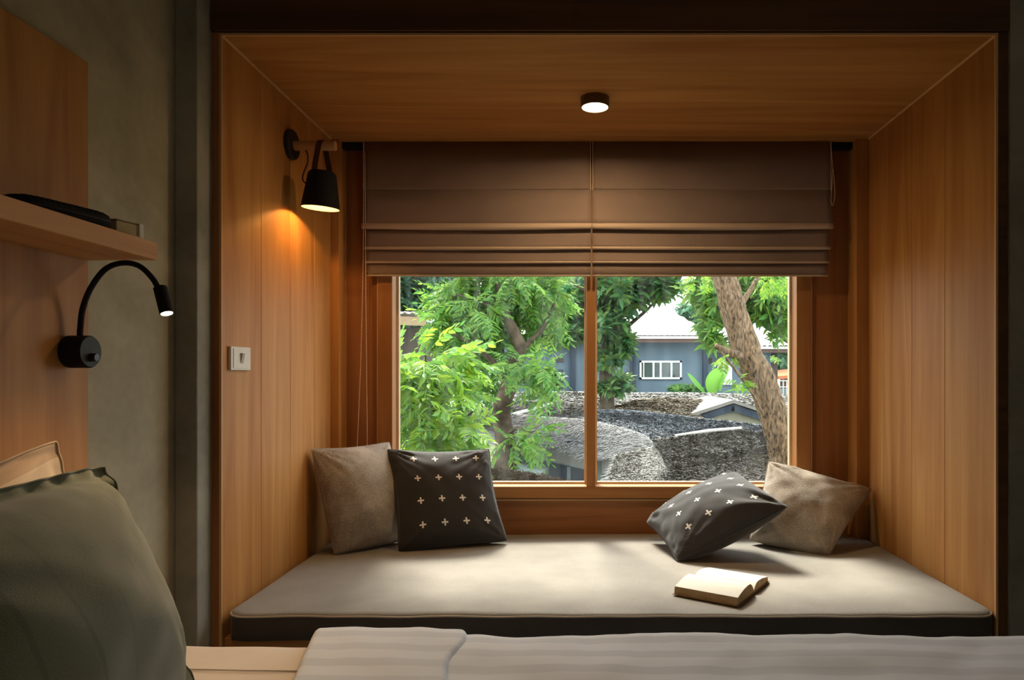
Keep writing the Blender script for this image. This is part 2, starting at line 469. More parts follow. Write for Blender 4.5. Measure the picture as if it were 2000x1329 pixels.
M['th_grey'] = thatch_mat('thatch_grey', (0.075, 0.081, 0.092), (0.38, 0.395, 0.42))
M['th_neutral'] = thatch_mat('thatch_neutral_grey', (0.06, 0.058, 0.057), (0.27, 0.262, 0.258))  # neutral grey straw for the long shaggy-eaved roof
M['th_dark'] = thatch_mat('thatch_dark', (0.040, 0.037, 0.032), (0.30, 0.28, 0.25))
M['th_pale'] = thatch_mat('thatch_pale', (0.22, 0.212, 0.195), (0.66, 0.635, 0.58))
M['th_brown'] = thatch_mat('thatch_brown', (0.06, 0.046, 0.03), (0.34, 0.28, 0.195))
M['leaf_near'] = leaf_mat('leaf_bright', [(0.05, 0.17, 0.03), (0.13, 0.29, 0.025), (0.20, 0.32, 0.03), (0.09, 0.23, 0.05)])
M['leaf_mid'] = leaf_mat('leaf_mid', [(0.045, 0.16, 0.03), (0.11, 0.26, 0.04), (0.17, 0.28, 0.04), (0.06, 0.20, 0.06)])
M['leaf_big'] = leaf_mat('leaf_broad', [(0.022, 0.09, 0.03), (0.05, 0.16, 0.045), (0.11, 0.20, 0.03), (0.03, 0.12, 0.06)], .35)
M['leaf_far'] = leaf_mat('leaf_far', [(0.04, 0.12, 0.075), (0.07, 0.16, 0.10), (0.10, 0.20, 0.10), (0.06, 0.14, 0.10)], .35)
M['banana'] = leaf_mat('banana_leaf', [(0.07, 0.22, 0.02), (0.10, 0.26, 0.03)], .4)

# ================================================================= ROOM SHELL
YF = 1.97          # front plane of the window niche
YB = 2.837         # back end of the niche boards
YP = 2.93          # window wall inside the niche
XL, XR = -1.019, 1.1805
ZT = ZC + 0.965
CEIL = 2.75
FLOOR_B = -0.012

def struct(name, mb, mat, label, cat, **kw):
    o = mb.build(name, mat, **kw)
    return tag(o, label, cat, kind='structure')

struct('floor', MB().box(-1.5, 3.2, -2.6, 2.1, -.15, 0), M['floor'], 'grey cement floor under the bed', 'floor')
struct('ceiling', MB().box(-1.5, 3.2, -2.6, 2.1, CEIL, CEIL+.15), M['concrete_d'], 'plain ceiling over the whole bedroom', 'ceiling')
struct('wall_left', MB().box(-1.35, -1.106, -2.6, 2.1, 0, CEIL), M['concrete'], 'olive grey polished plaster wall beside the headboard', 'wall')
struct('wall_right', MB().box(3.0, 3.2, -2.6, 2.1, 0, CEIL), M['concrete'], 'plaster wall on the far side of the bedroom', 'wall')
struct('wall_back', MB().box(-1.35, 3.2, -2.75, -2.6, 0, CEIL), M['concrete'], 'plaster wall opposite the window', 'wall')
struct('column_left', MB().box(-1.106, -1.0435, 1.89, 2.1, 0, CEIL), M['concrete_d'], 'narrow grey plaster pillar at the niche edge below the bedside wall', 'pillar', bevel=.004)
w = MB().box(1.212, 3.0, 1.955, 2.1, 0, CEIL)
struct('wall_front', w, M['concrete_d'], 'dark grey plaster wall right of the window niche', 'wall')
w = MB().box(-1.0435, 1.212, 1.99, 2.1, ZT+.02, CEIL)
w.box(-1.0435, XL-.02, 1.99, 3.2, 0, ZT+.02)
w.box(XR+.02, 1.212, 1.99, 3.2, 0, ZT+.02)
struct('wall_niche_shell', w, M['concrete_d'], 'masonry around the window niche', 'wall')
struct('trim_1', MB().box(-1.0435, 1.212, 1.955, 1.99, ZT+.006, CEIL), M['wood_dark'], 'dark stained timber lintel board above the niche', 'lintel', bevel=.002)

# niche side walls of upright boards
def plank_wall(name, label, xin, xout, ys, board_mat):
    root = empty(name, (xin, YF, 0), label, 'wall', kind='structure')
    for i in range(len(ys)-1):
        mb = MB().box(min(xin, xout), max(xin, xout), ys[i]+(.0007 if i else 0), ys[i+1]-.0007, 0, ZT)
        mb.build('plank', board_mat, root, bevel=.0012, seg=1)
    x2 = xout + (-.05 if xout < 0 else .05)
    return root
plank_wall('wall_niche_left', 'warm veneer side wall of the niche carrying the sconce and switch', XL, XL-.0205, [YF, 2.217, 2.44, 2.66, YB], M['wood_v'])
plank_wall('wall_niche_right', 'warm veneer side wall of the niche beside the grey cushion by the book', XR, XR+.0205, [YF, 2.247, 2.47, 2.70, YB], M['wood_v'])
struct('ceiling_niche', MB().box(XL-.0205, XR+.0205, YF, YP+.3, ZT, ZT+.2), M['wood_h'], 'veneer soffit of the niche with long horizontal grain', 'ceiling')

# pale edging along the mouth of the niche and along the mitred corners
r = empty('trim_2', (XL, YF, 0), 'thin pale edging strip around the mouth of the niche', 'trim', kind='structure')
MB().box(XL-.003, XL+.0035, YF-.006, YF+.001, .40, ZT+.003).build('edge_strip', M['wood_edge'], r)
MB().box(XR-.0035, XR+.003, YF-.006, YF+.001, .40, ZT+.003).build('edge_strip', M['wood_edge'], r)
MB().box(XL+.0035, XR-.0035, YF-.006, YF+.001, ZT-.0035, ZT+.003).build('edge_strip', M['wood_edgeh'], r)
r = empty('trim_3', (XL, YF, ZT), 'pale bead in the corners between niche soffit and side walls', 'trim', kind='structure')
for x, s in ((XL, 1), (XR, -1)):
    MB().add([(x, YF, ZT), (x+s*.005, YF, ZT), (x, YF, ZT-.005), (x, YB, ZT), (x+s*.005, YB, ZT), (x, YB, ZT-.005)],
             [(0,1,2), (3,5,4), (1,4,5,2), (0,3,4,1), (0,2,5,3)]).build('corner_bead', M['wood_edgeh'], r)
# front edges of the boards (dark stained frame)
r = empty('trim_4', (XL-.02, YF, 0), 'dark brown frame edges on both sides of the niche mouth', 'trim', kind='structure')
MB().box(XL-.0235, XL-.003, YF-.004, YF+.02, 0, ZT+.006).build('edge_board', M['wood_back'], r)
MB().box(XR+.003, XR+.030, YF-.004, YF+.02, 0, ZT+.006).build('edge_board', M['wood_dark'], r)
# narrow upright stops where the boards meet the window recess
XSL, XSR = (662-VX)*YB/F, (1673-VX)*YB/F
r = empty('trim_5', (XL, YB, 0), 'upright veneer stops framing the window recess', 'trim', kind='structure')
MB().box(XL-.02, XSL, YB, YP+.02, .40, ZT).build('stop_board', M['wood_v'], r, bevel=.0015)
MB().box(XSR, XR+.02, YB, YP+.02, .40, ZT).build('stop_board', M['wood_v'], r, bevel=.0015)

# ----------------------------------------------------------------- window wall and window
WX0, WX1 = (740-VX)*YP/F, (1582-VX)*YP/F
WZ0 = ZC-(973-VY)*YP/F
WZ1 = ZC+.80
r = empty('wall_niche_window', (0, YP, 0), 'darker veneer panelling around the window', 'wall', kind='structure')
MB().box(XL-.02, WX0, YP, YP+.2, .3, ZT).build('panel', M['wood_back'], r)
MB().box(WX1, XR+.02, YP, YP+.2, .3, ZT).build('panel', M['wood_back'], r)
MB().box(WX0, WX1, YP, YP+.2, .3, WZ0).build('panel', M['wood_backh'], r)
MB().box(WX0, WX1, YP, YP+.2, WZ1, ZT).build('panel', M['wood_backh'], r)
YW = 2.915
IX0, IX1 = (766-VX)*YW/F, (1556-VX)*YW/F
IZ0 = ZC-(951-VY)*YW/F
IZ1 = WZ1-.06
YG = 3.0
win = empty('window_1', (0, YW, WZ0), 'two-pane timber window looking out on trees and thatched roofs', 'window', kind='structure')
MB().box(WX0, IX0, YW, YG+.03, WZ0, WZ1).build('frame_stile', M['frame_v'], win, bevel=.002)
MB().box(IX1, WX1, YW, YG+.03, WZ0, WZ1).build('frame_stile', M['frame_v'], win, bevel=.002)
MB().box(IX0, IX1, YW, YG+.03, WZ0, IZ0).build('frame_rail', M['frame_h'], win, bevel=.002)
MB().box(IX0, IX1, YW, YG+.03, IZ1, WZ1).build('frame_rail', M['frame_h'], win, bevel=.002)
MX0, MX1 = (1145.5-VX)*YW/F, (1163-VX)*YW/F
MB().box(MX0, MX1, YW, YG+.03, IZ0, IZ1).build('mullion', M['frame_v'], win, bevel=.002)
b = .009
for i, (a, c) in enumerate(((IX0, MX0), (MX1, IX1))):
    s = MB()
    s.box(a, a+b, YG-.012, YG+.012, IZ0, IZ1).box(c-b, c, YG-.012, YG+.012, IZ0, IZ1)
    s.box(a+b, c-b, YG-.012, YG+.012, IZ0, IZ0+b).box(a+b, c-b, YG-.012, YG+.012, IZ1-b, IZ1)
    sash = s.build('sash_bead', M['sash'], win)
    MB().box(a+b, c-b, YG-.002, YG+.002, IZ0+b, IZ1-b).build('pane', M['glass'], win)
# pale strips put in for the highlight along the frame's edges
MB().box(WX0-.005, WX0, YP-.012, YP+.001, WZ0-.012, WZ1).build('highlight_strip', M['wood_edge'], win)
MB().box(WX1, WX1+.005, YP-.012, YP+.001, WZ0-.012, WZ1).build('highlight_strip', M['wood_edge'], win)
MB().box(WX0-.012, WX1+.012, YP-.008, YP+.001, WZ0-.012, WZ0-.004).build('highlight_strip', M['wood_edgeh'], win)

# platform under the mattress
pl = empty('window_seat_base', (0, 2.4, 0), 'veneer platform built in under the window seat mattress', 'bench')
MB().box(XL+.001, XR-.001, 1.985, YP-.001, .36, .417).build('top_board', M['wood_h'], pl, bevel=.002)
MB().box(XL+.001, XR-.001, 2.0, 2.02, 0.001, .36).build('front_panel', M['wood_h'], pl)

# ================================================================= WINDOW SEAT MATTRESS
def soft_slab(x0, x1, y0, y1, z0, z1, rad, nx, ny, wob=.0, seed=0, corner=.05):
    """top of a fabric slab: heightfield with rounded rim + vertical sides; returns MB"""
    mb = MB(); vs = []; fs = []
    xs = np.linspace(0, 1, nx); ys = np.linspace(0, 1, ny)
    ease = lambda t: t
    def ex(t):   # cluster points near ends
        return .5 - .5*math.cos(math.pi*t)
    for j in range(ny):
        for i in range(nx):
            u, v = ex(xs[i]), ex(ys[j])
            x = x0 + (x1-x0)*u; y = y0 + (y1-y0)*v
            # rounded plan corners
            dx = min(x-x0, x1-x); dy = min(y-y0, y1-y)
            d = min(dx, dy)
            if dx < corner and dy < corner:
                d = corner - math.hypot(corner-dx, corner-dy)
                if d < 0:
                    k = corner/math.hypot(corner-dx, corner-dy)
                    cx = x0+corner if x-x0 < corner else x1-corner
                    cy = y0+corner if y-y0 < corner else y1-corner
                    x = cx+(x-cx)*k; y = cy+(y-cy)*k; d = 0
            t = min(d/rad, 1)
            z = z1 - rad*(1-math.sqrt(max(0, 1-(1-t)**2)))*.55
            z += wob*noise.noise(Vector((x*2.3+seed, y*2.3, seed)))*t
            z += wob*.8*noise.noise(Vector((x*7+seed, y*3, seed+4)))*max(0, 1-d/.12)
            vs.append((x, y, z))
    for j in range(ny-1):
        for i in range(nx-1):
            a = j*nx+i; fs.append((a, a+1, a+nx+1, a+nx))
    mb.add(vs, fs)
    rim = [i for i in range(nx)] + [j*nx+nx-1 for j in range(1, ny)] + [(ny-1)*nx+i for i in range(nx-2, -1, -1)] + [j*nx for j in range(ny-2, 0, -1)]
    return mb, [Vector(vs[k]) for k in rim]

mt = empty('seat_mattress', (0, 2.4, .42), 'taupe canvas mattress filling the window seat', 'mattress')
mb, rim = soft_slab(-1.0, XR-.004, 1.948, YP-.004, .42, .4985, .016, 90, 50, .004, 2.0)
mb.build('top_panel', M['mattress'], mt, smooth=True)
c = Vector((sum(p.x for p in rim)/len(rim), sum(p.y for p in rim)/len(rim), 0))
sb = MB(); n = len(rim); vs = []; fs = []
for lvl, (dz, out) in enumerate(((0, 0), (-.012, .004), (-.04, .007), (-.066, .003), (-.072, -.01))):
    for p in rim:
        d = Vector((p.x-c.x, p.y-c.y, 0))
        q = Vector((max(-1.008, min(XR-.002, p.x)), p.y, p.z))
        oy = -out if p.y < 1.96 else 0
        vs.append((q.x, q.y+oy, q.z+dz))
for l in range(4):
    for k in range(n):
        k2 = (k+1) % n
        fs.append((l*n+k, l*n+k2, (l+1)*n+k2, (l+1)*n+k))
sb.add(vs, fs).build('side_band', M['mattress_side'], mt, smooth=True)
MB().tube(rim+[rim[0]], .0028, 6, cap=False).build('piping', M['piping'], mt, smooth=True)
MT = .4985

# ================================================================= CUSHIONS
def cushion(name, label, cat, corners, thick, mat, seed=0, n=44, pinch=.06, flange=0, wrinkle=.006, power=.62, sag=.0, group=None, ruffle=0, seam=None, lift=None):
    TL, TR, BR, BL = [Vector(c) for c in corners]
    nrm = ((TR-TL)+(BR-BL)).cross((TL-BL)+(TR-BR)).normalized()
    if nrm.y > 0 and abs(nrm.y) > .3: nrm = -nrm
    root_loc = (BL+BR)/2
    vs = []; uvs = []; fs = []
    def h(t):
        t = (t-flange)/(1-2*flange)
        if t <= 0 or t >= 1: return 0
        return 1-(2*t-1)**2
    size = ((TR-TL).length+(BR-BL).length)/2
    for side in (1, -1):
        for j in range(n+1):
            for i in range(n+1):
                u, v = i/n, j/n
                # denser at the rim
                u = .5-.5*math.cos(math.pi*u)*(.55)-.5*(1-2*u)*.45; v = .5-.5*math.cos(math.pi*v)*.55-.5*(1-2*v)*.45
                cu, cv = (2*u-1), (2*v-1)
                fu = .5+.5*cu*(1-pinch*(1-cv*cv)); fv = .5+.5*cv*(1-pinch*(1-cu*cu)*(.25 if cv > 0 else 1))
                kc = 1-.03*(abs(cu*cv))**7; fu = .5+(fu-.5)*kc; fv = .5+(fv-.5)*kc
                p = (TL*(1-fu)+TR*fu)*(1-fv)+(BL*(1-fu)+BR*fu)*fv
                hh = (h(u)*h(v))**power if h(u) > 0 and h(v) > 0 else 0
                hh *= 1+sag*(v-.5)
                q = Vector((u*3+seed, v*3, seed*1.7+side))
                # radial creases out of the corners and seams
                cr = 0
                for cx, cy in ((0,0),(1,0),(0,1),(1,1)):
                    dx, dy = u-cx, v-cy; rr = math.hypot(dx, dy)
                    ang = math.atan2(dy, dx)
                    cr += math.exp(-(rr/.33)**2)*noise.noise(Vector((ang*6+seed*3, cx*7+seed, cy*5+rr*1.5)))*min(1, rr*9)
                ed = min(u, 1-u, v, 1-v)
                puck = math.exp(-(ed/.10)**2)*noise.noise(Vector(((u+v*.3)*17+seed, (v-u*.3)*17, seed)))*min(1, ed*25)
                dis = wrinkle*(noise.noise(q)*.9+noise.noise(q*2.6)*.5+cr*2.2+puck*.7)*min(1, hh*3)
                if flange and ed < flange:
                    dis += side*.0015+ruffle*noise.noise(Vector((u*14+seed, v*14, seed)))
                    p = p + nrm*dis
                else:
                    p = p + nrm*(side*thick*.5*hh+dis*(1 if side > 0 else .4))
                vs.append(p); uvs.append((u, v))
    m = (n+1)*(n+1)
    for side in (0, 1):
        for j in range(n):
            for i in range(n):
                a = side*m+j*(n+1)+i
                f = (a, a+1, a+n+2, a+n+1)
                fs.append(f if side == 0 else f[::-1])
    me = bpy.data.meshes.new(name)
    me.from_pydata([tuple(v) for v in vs], [], fs)
    uvl = me.uv_layers.new(name='UVMap')
    flat = []
    for f in fs:
        for k in f: flat += uvs[k]
    uvl.data.foreach_set('uv', flat)
    bm = bmesh.new(); bm.from_mesh(me)
    bmesh.ops.remove_doubles(bm, verts=bm.verts, dist=.0004)
    bmesh.ops.recalc_face_normals(bm, faces=bm.faces)
    bm.to_mesh(me); bm.free()
    me.polygons.foreach_set('use_smooth', [True]*len(me.polygons))
    root = empty(name, root_loc, label, cat, group)
    link('cover', me, mat, root)
    rimpts = []
    idx = [i for i in range(n+1)]+[j*(n+1)+n for j in range(1, n+1)]+[n*(n+1)+i for i in range(n-1, -1, -1)]+[j*(n+1) for j in range(n-1, 0, -1)]
    rimpts = [vs[k] for k in idx]
    MB().tube(rimpts+[rimpts[0]], .0022, 6, cap=False).build('seam', seam or mat, root, smooth=True)
    return root

g1 = cushion('chenille_cushion', 'brownish grey chenille cushion propped in the corner under the sconce', 'cushion',
             [P(606, 876, 2.585), P(762, 862, 2.875), P(792, 1056, 2.77), P(652, 1086, 2.575)], .20, M['grey_cush'], 1.3, wrinkle=.007, power=.5)
b1 = cushion('cross_print_cushion', 'black cushion with rows of white crosses standing upright against the window sill', 'cushion',
             [P(754, 876, 2.80), P(957, 876, 2.88), P(993, 1058, 2.76), P(776, 1080, 2.62)], .19, M['cross'], 5.1, wrinkle=.007, power=.5, pinch=.09, group='black cross-print cushions')
g2 = cushion('chenille_cushion', 'pale grey chenille cushion leaning in the corner behind the open book', 'cushion',
             [P(1499, 899, 2.86), P(1706, 955, 2.80), P(1618, 1090, 2.57), P(1462, 1056, 2.74)], .19, M['grey_cush'], 9.7, wrinkle=.008, power=.5)
b2 = cushion('cross_print_cushion', 'black cushion with white crosses slumped over the pale grey cushion', 'cushion',
             [P(1260, 1020, 2.80), P(1440, 922, 2.82), P(1542, 990, 2.46), P(1322, 1098, 2.47)], .20, M['cross'], 13.2, wrinkle=.009, power=.48, group='black cross-print cushions')

# little care label poking out under the cross cushion
# ================================================================= BOOK
def book():
    ang = math.radians(57)
    e2 = Vector((math.cos(ang), math.sin(ang), 0)); e1 = Vector((-math.sin(ang), math.cos(ang), 0)); up = Vector((0,0,1))
    cen = Vector((.4475, 2.175, MT+.003))
    root = empty('open_book', cen, 'open paperback book with white pages lying on the seat mattress', 'book')
    L = .20
    def ext(prof, name, mat, l=L, z=0, mats=None):
        mb = MB(); n = len(prof); vs = []
        for s in (-.5, .5):
            for (a, hh) in prof: vs.append(cen + e1*(s*l) + e2*a + up*(hh+z))
        fs = [(i, (i+1) % n, (i+1) % n+n, i+n) for i in range(n)]
        fs += [tuple(range(n))[::-1], tuple(range(n, 2*n))]
        mb.add(vs, fs); return mb.build(name, mat, root)
    ext([(-.148, 0), (.142, 0), (.142, .0022), (-.148, .0022)], 'cover', M['cover'], L+.006)
    def block(sg, w, hmax, name):
        prof = [(0, .0022), (sg*w, .0022), (sg*(w-.004), hmax*.62)]
        for t in np.linspace(0, 1, 26):
            a = w-.004-(w-.004)*t
            hh = hmax*(.62+.38*math.sin(min(1, t*1.5)*math.pi*.5)) if t < .68 else hmax*(1-((t-.68)/.32)**2.4*.78)
            prof.append((sg*a, hh))
        blk = ext(prof, name, M['fore_edge'])
        top = [(q[0], q[1]+.0004) for q in prof[3:]]
        mb = MB(); vs = []; m = len(top)
        for s in (-.5, .5):
            for (a, hh) in top: vs.append(cen+e1*(s*(L-.001))+e2*a+up*(hh+.0004))
        for s in (-.5, .5):
            for (a, hh) in top: vs.append(cen+e1*(s*(L-.001))+e2*a+up*(hh-.0006))
        fs = [(i, i+1, i+1+m, i+m) for i in range(m-1)]+[(2*m+i, 2*m+i+m, 2*m+i+1+m, 2*m+i+1) for i in range(m-1)]
        fs += [(i, i+2*m, i+1+2*m, i+1) for i in range(m-1)]+[(i+m, i+1+m, i+1+3*m, i+3*m) for i in range(m-1)]
        mb.add(vs, fs).build('open_page', M['paper'], root, smooth=False)
    block(-1, .142, .036, 'page_block'); block(1, .136, .027, 'page_block')
book()

# ================================================================= ROMAN BLINDS
def blind(name, label, x0p, x1p, seed, inner):
    yb = 2.868
    x0, x1 = (x0p-VX)*yb/F, (x1p-VX)*yb/F
    root = empty(name, ((x0+x1)/2, yb, ZT), label, 'blind', 'roman blinds over the window')
    def z(py, y=yb): return ZC-(py-VY)*y/F
    def strip(nm, prof, mat, ins=0, sag=0, nx=40):
        """prof: (depth y, z) list from top to bottom"""
        vs = []; fs = []; k = len(prof)
        for i in range(nx+1):
            t = i/nx; x = x0+ins*(inner < 0 or ins < 0)+(x1-x0-ins*(2 if ins < 0 else 1))*t
            for m_, (yy, zz) in enumerate(prof):
                f = m_/(k-1)
                dz = -sag*math.sin(math.pi*t)*f + .0022*noise.noise(Vector((x*3+seed, f*2, seed)))*f
                dy = .004*noise.noise(Vector((x*2.2+seed, zz*4, seed+2)))
                vs.append((x, yy+dy, zz+dz))
        for i in range(nx):
            for m_ in range(k-1):
                a = i*k+m_; fs.append((a, a+1, a+k+1, a+k))
        o = MB().add(vs, fs).build(nm, mat, root, smooth=True)
        so = o.modifiers.new('solid', 'SOLIDIFY'); so.thickness = .0016; so.offset = 0
        return o
    zt = ZT-.002
    strip('upper_panel', [(yb, zt), (yb, z(320)), (yb-.001, z(364)), (yb-.004, z(368)), (yb-.001, z(371))], M['blind'])
    strip('fabric_panel', [(yb-.001, z(371)), (yb-.004, z(400)), (yb-.012, z(428)), (yb-.018, z(438))], M['blind'], sag=.006)
    strip('fold_lit_lip', [(yb-.018, z(438)), (yb-.024, z(444)), (yb-.020, z(449)), (yb+.004, z(447))], M['lit_linen'], ins=-.002, sag=.006)
    strip('fold', [(yb, z(444)), (yb-.002, z(460)), (yb-.008, z(478)), (yb-.012, z(483))], M['blind'], ins=.006, sag=.003)
    strip('fold_lit_lip', [(yb-.012, z(483)), (yb-.016, z(486)), (yb-.012, z(488.5)), (yb+.004, z(487))], M['lit_linen'], ins=.006, sag=.003)
    strip('fold', [(yb+.002, z(485)), (yb, z(495)), (yb-.006, z(508)), (yb-.009, z(511))], M['blind'], ins=.009, sag=.001)
    strip('fold_lit_lip', [(yb-.009, z(511)), (yb-.012, z(513)), (yb-.009, z(515)), (yb+.004, z(514))], M['lit_linen'], ins=.009, sag=.001)
    strip('fold', [(yb+.004, z(512)), (yb+.003, z(525)), (yb, z(539))], M['blind'], ins=.012)
    strip('bottom_hem', [(yb-.0012, z(537)), (yb-.002, z(539)), (yb+.004, z(540))], M['lit_linen'], ins=.012)
    for xe in (x0+.0015, x1-.0015):
        MB().box(xe-.0016, xe+.0016, yb-.0065, yb-.001, z(372), zt).build('lit_side_edge', M['lit_linen'], root)  # thin pale strips added for the lit cloth edges
    return root
blind('roman_blind', 'raised taupe roman blind hanging over the pane by the sconce', 710, 1154.2, 1.0, -1)
blind('roman_blind', 'raised taupe roman blind hanging over the pane with the leaning trunk', 1157, 1623, 6.0, 1)
hr = empty('blind_headrail', (0, 2.89, ZT-.02), 'black headrail fixed under the soffit above both roman blinds', 'rail')
MB().box(XSL+.001, XSR-.001, 2.875, 2.905, ZT-.028, ZT-.0005).build('rail', M['blackm'], hr, bevel=.002)
for x in (XSL+.004, XSR-.010):
    MB().box(x, x+.006, 2.873, 2.907, ZT-.03, ZT-.0005).build('end_cap', M['black'], hr)

def chain(name, label, strands):
    root = empty(name, strands[0][0], label, 'cord')
    for s in strands:
        path = smooth_path(s, 60)
        MB().tube(path, .0011, 6).build('strand', M['cord'], root, smooth=True)
        # beads
        me = None
        bb = MB()
        L = 0
        for a, b_ in zip(path[:-1], path[1:]):
            L += (a-b_).length
        nb = int(L/.012)
        for k in range(nb):
            t = k/nb*(len(path)-1); i = int(t); p = path[i].lerp(path[min(i+1, len(path)-1)], t-i)
            bb.lathe([(0, -.0019), (.0016, -.001), (.0021, 0), (.0016, .001), (0, .0019)], p, (0, 0, 1), 6)
        o = bb.build('beads', M['cord'], root, smooth=True); o['kind'] = 'stuff'
    return root
chain('bead_chain', 'long cream bead chain hanging down beside the blind near the sconce', [
    [P(711, 300, 2.845), P(709, 520, 2.845), P(704, 720, 2.84), P(698, 862, 2.84), P(697, 905, 2.84)],
    [P(713, 300, 2.85), P(714, 520, 2.85), P(716, 720, 2.85), P(717, 862, 2.85), P(715, 905, 2.85)]])
chain('bead_chain', 'short looped cream bead chain at the outer edge of the blind', [
    [P(1622.5, 274, 2.845), P(1625, 310, 2.845), P(1629, 350, 2.845), P(1630.5, 380, 2.845), P(1628, 397, 2.845), P(1625, 401, 2.845), P(1623, 390, 2.845), P(1625, 360, 2.845), P(1626, 330, 2.845)]])
# ================================================================= LAMPS
def area(name, loc, direction, size, energy, col, parent, spread=None):
    d = bpy.data.lights.new(name, 'AREA'); d.shape = 'DISK'; d.size = size; d.energy = energy; d.color = col
    if spread: d.spread = spread
    o = bpy.data.objects.new(name, d); COL.objects.link(o); o.location = loc
    o.rotation_euler = Vector(direction).to_track_quat('-Z', 'Y').to_euler()
    o.parent = parent; o.matrix_parent_inverse = Matrix.Translation(-parent.location)
    return o

WARM = (1.0, 0.62, 0.27)
# ceiling downlight in the niche
dx, dy = .052, 2.42
dl = empty('ceiling_downlight', (dx, dy, ZT), 'small round brass-rimmed downlight lit on the niche soffit', 'lamp')
MB().lathe([(0, 0), (.050, 0), (.050, -.030), (.0495, -.034), (.046, -.034), (.046, -.029), (0, -.029)], (dx, dy, ZT), (0, 0, 1), 48).build('housing', plain('bronze_housing', (.13, .085, .035), .4, .5, metallic=.3), dl, smooth=False)
MB().lathe([(0, -.0295), (.044, -.0295), (.0452, -.031), (.0445, -.033), (0, -.0335)], (dx, dy, ZT), (0, 0, 1), 48).build('diffuser', emit('downlight_glow', (1.0, .80, .48), 9.0), dl)
area('downlight_lamp', (dx, dy, ZT-.036), (0, 0, -1), .085, 3.7, (1.0, 0.68, 0.36), dl, spread=math.radians(172))

# unseen fill light added behind the viewer to brighten the room
pd = empty('added_fill_globe', (1.55, -1.5, CEIL), 'added unseen globe filling the bedroom with warm light from behind the viewer', 'lamp')
MB().lathe([(0, 0), (.09, 0), (.09, -.03), (0, -.03)], (1.55, -1.5, CEIL), (0, 0, 1), 24).build('fill_globe_mount', M['blackm'], pd)
MB().lathe([(.15*math.sin(t), .15*math.cos(t)) for t in np.linspace(.05, math.pi-.05, 20)], (1.55, -1.5, CEIL-.165), (0, 0, 1), 32).build('globe', emit('fill_glow', (1.0, .85, .66), 10.5), pd, smooth=True)

# sconce on the niche wall
def sconce():
    yS = 2.433
    zR = ZC+(732-285)*yS/F
    root = empty('wall_sconce', (XL, yS, zR), 'black cone wall sconce hung by a leather strap from a wooden peg', 'lamp')
    MB().lathe([(0, .0005), (.050, .0005), (.052, .004), (.052, .014), (.048, .018), (0, .018)], (XL, yS, zR+.004), (1, 0, 0), 48).build('wall_plate', M['black'], root)
    MB().lathe([(0, 0), (.004, 0), (.004, .002), (0, .003)], (XL+.018, yS+.03, zR+.012), (1, 0, 0), 12).build('screw', M['white_in'], root)
    xe = (656-VX)*yS/F
    MB().lathe([(.0165, .015), (.0165, xe-XL-.002), (.0150, xe-XL), (0, xe-XL)], (XL, yS, zR), (1, 0, 0), 32).build('peg', M['dowel'], root, smooth=False)
    xs = (626-VX)*yS/F
    # shade
    tilt = Vector((.07, -.05, 1)).normalized()
    zb = ZC+(732-408)*yS/F
    base = Vector((xs, yS, zb))
    H = .128
    sh = MB().lathe([(.0655, 0), (.047, H-.008), (.040, H), (.0, H+.001), (0, H-.001), (.039, H-.003), (.045, H-.010), (.0635, 0.0005), (.0655, 0)], base, tilt, 56)
    so = sh.build('shade', M['blackm'], root, smooth=False)
    so.data.polygons.foreach_set('use_smooth', [True]*len(so.data.polygons))
    MB().lathe([(.0632, .0015), (.0445, H-.014), (.0, H-.014)], base, tilt, 48).build('reflector', M['white_in'], root, smooth=True)
    # bulb
    MB().lathe([(0, .036), (.008, .038), (.013, .045), (.013, .057), (.008, .07), (.008, .11)], base, tilt, 24).build('bulb', emit('sconce_bulb', (1, .72, .36), 22), root, smooth=True)
    # leather strap: loop over the peg down to both sides of the shade
    path = []
    top = base + tilt*(H-.02)
    st = MB()
    xk = (628-VX)*yS/F
    a = Vector((xk-.012, yS-.041, zb+H-.028)); b_ = Vector((xk+.016, yS+.040, zb+H-.02))
    loop = [a, a+Vector((.003, .006, .05)), Vector((xk-.002, yS-.020, zR+.002))] + \
           [Vector((xk, yS, zR))+Vector((0, -.0185*math.cos(t), .0185*math.sin(t))) for t in np.linspace(.2, math.pi-.2, 9)] + \
           [Vector((xk+.006, yS+.022, zR-.006)), b_+Vector((-.002, -.004, .04)), b_]
    hw = .0095
    vs = []; fs = []
    for i, p in enumerate(loop):
        for q in ((-hw, 0), (hw, 0)):
            vs.append(p+Vector((q[0], 0, 0)))
    for i in range(len(loop)-1): fs.append((2*i, 2*i+1, 2*i+3, 2*i+2))
    o = st.add(vs, fs).build('strap', M['leather'], root)
    s = o.modifiers.new('solid', 'SOLIDIFY'); s.thickness = .003; s.offset = 0
    MB().box(a.x-.013, a.x+.013, a.y-.006, a.y-.001, a.z-.010, a.z+.016).build('strap_tab', M['leather'], root, bevel=.002)
    MB().lathe([(0, 0), (.004, 0), (.003, .002), (0, .0025)], (a.x, a.y-.006, a.z+.004), (0, -1, 0), 12).build('rivet', plain('brass_rivet', (.12, .07, .03), .4, .5, metallic=.6), root)
    # cable
    cab = [Vector((XL+.056, yS, zR-.015)), P(601, 302, yS), P(601, 318, yS), P(594, 335, yS), P(591, 350, yS), P(597, 358, yS), P(606, 359, yS)]
    MB().tube(smooth_path(cab, 40), .0028, 8).build('cable', M['leather'], root, smooth=True)
    d = bpy.data.lights.new('sconce_lamp', 'POINT'); d.energy = 2.0; d.color = (1.0, .50, .14); d.shadow_soft_size = .006
    o = bpy.data.objects.new('sconce_lamp', d); COL.objects.link(o); o.location = base+tilt*.026
    o.parent = root; o.matrix_parent_inverse = Matrix.Translation(-root.location)
sconce()

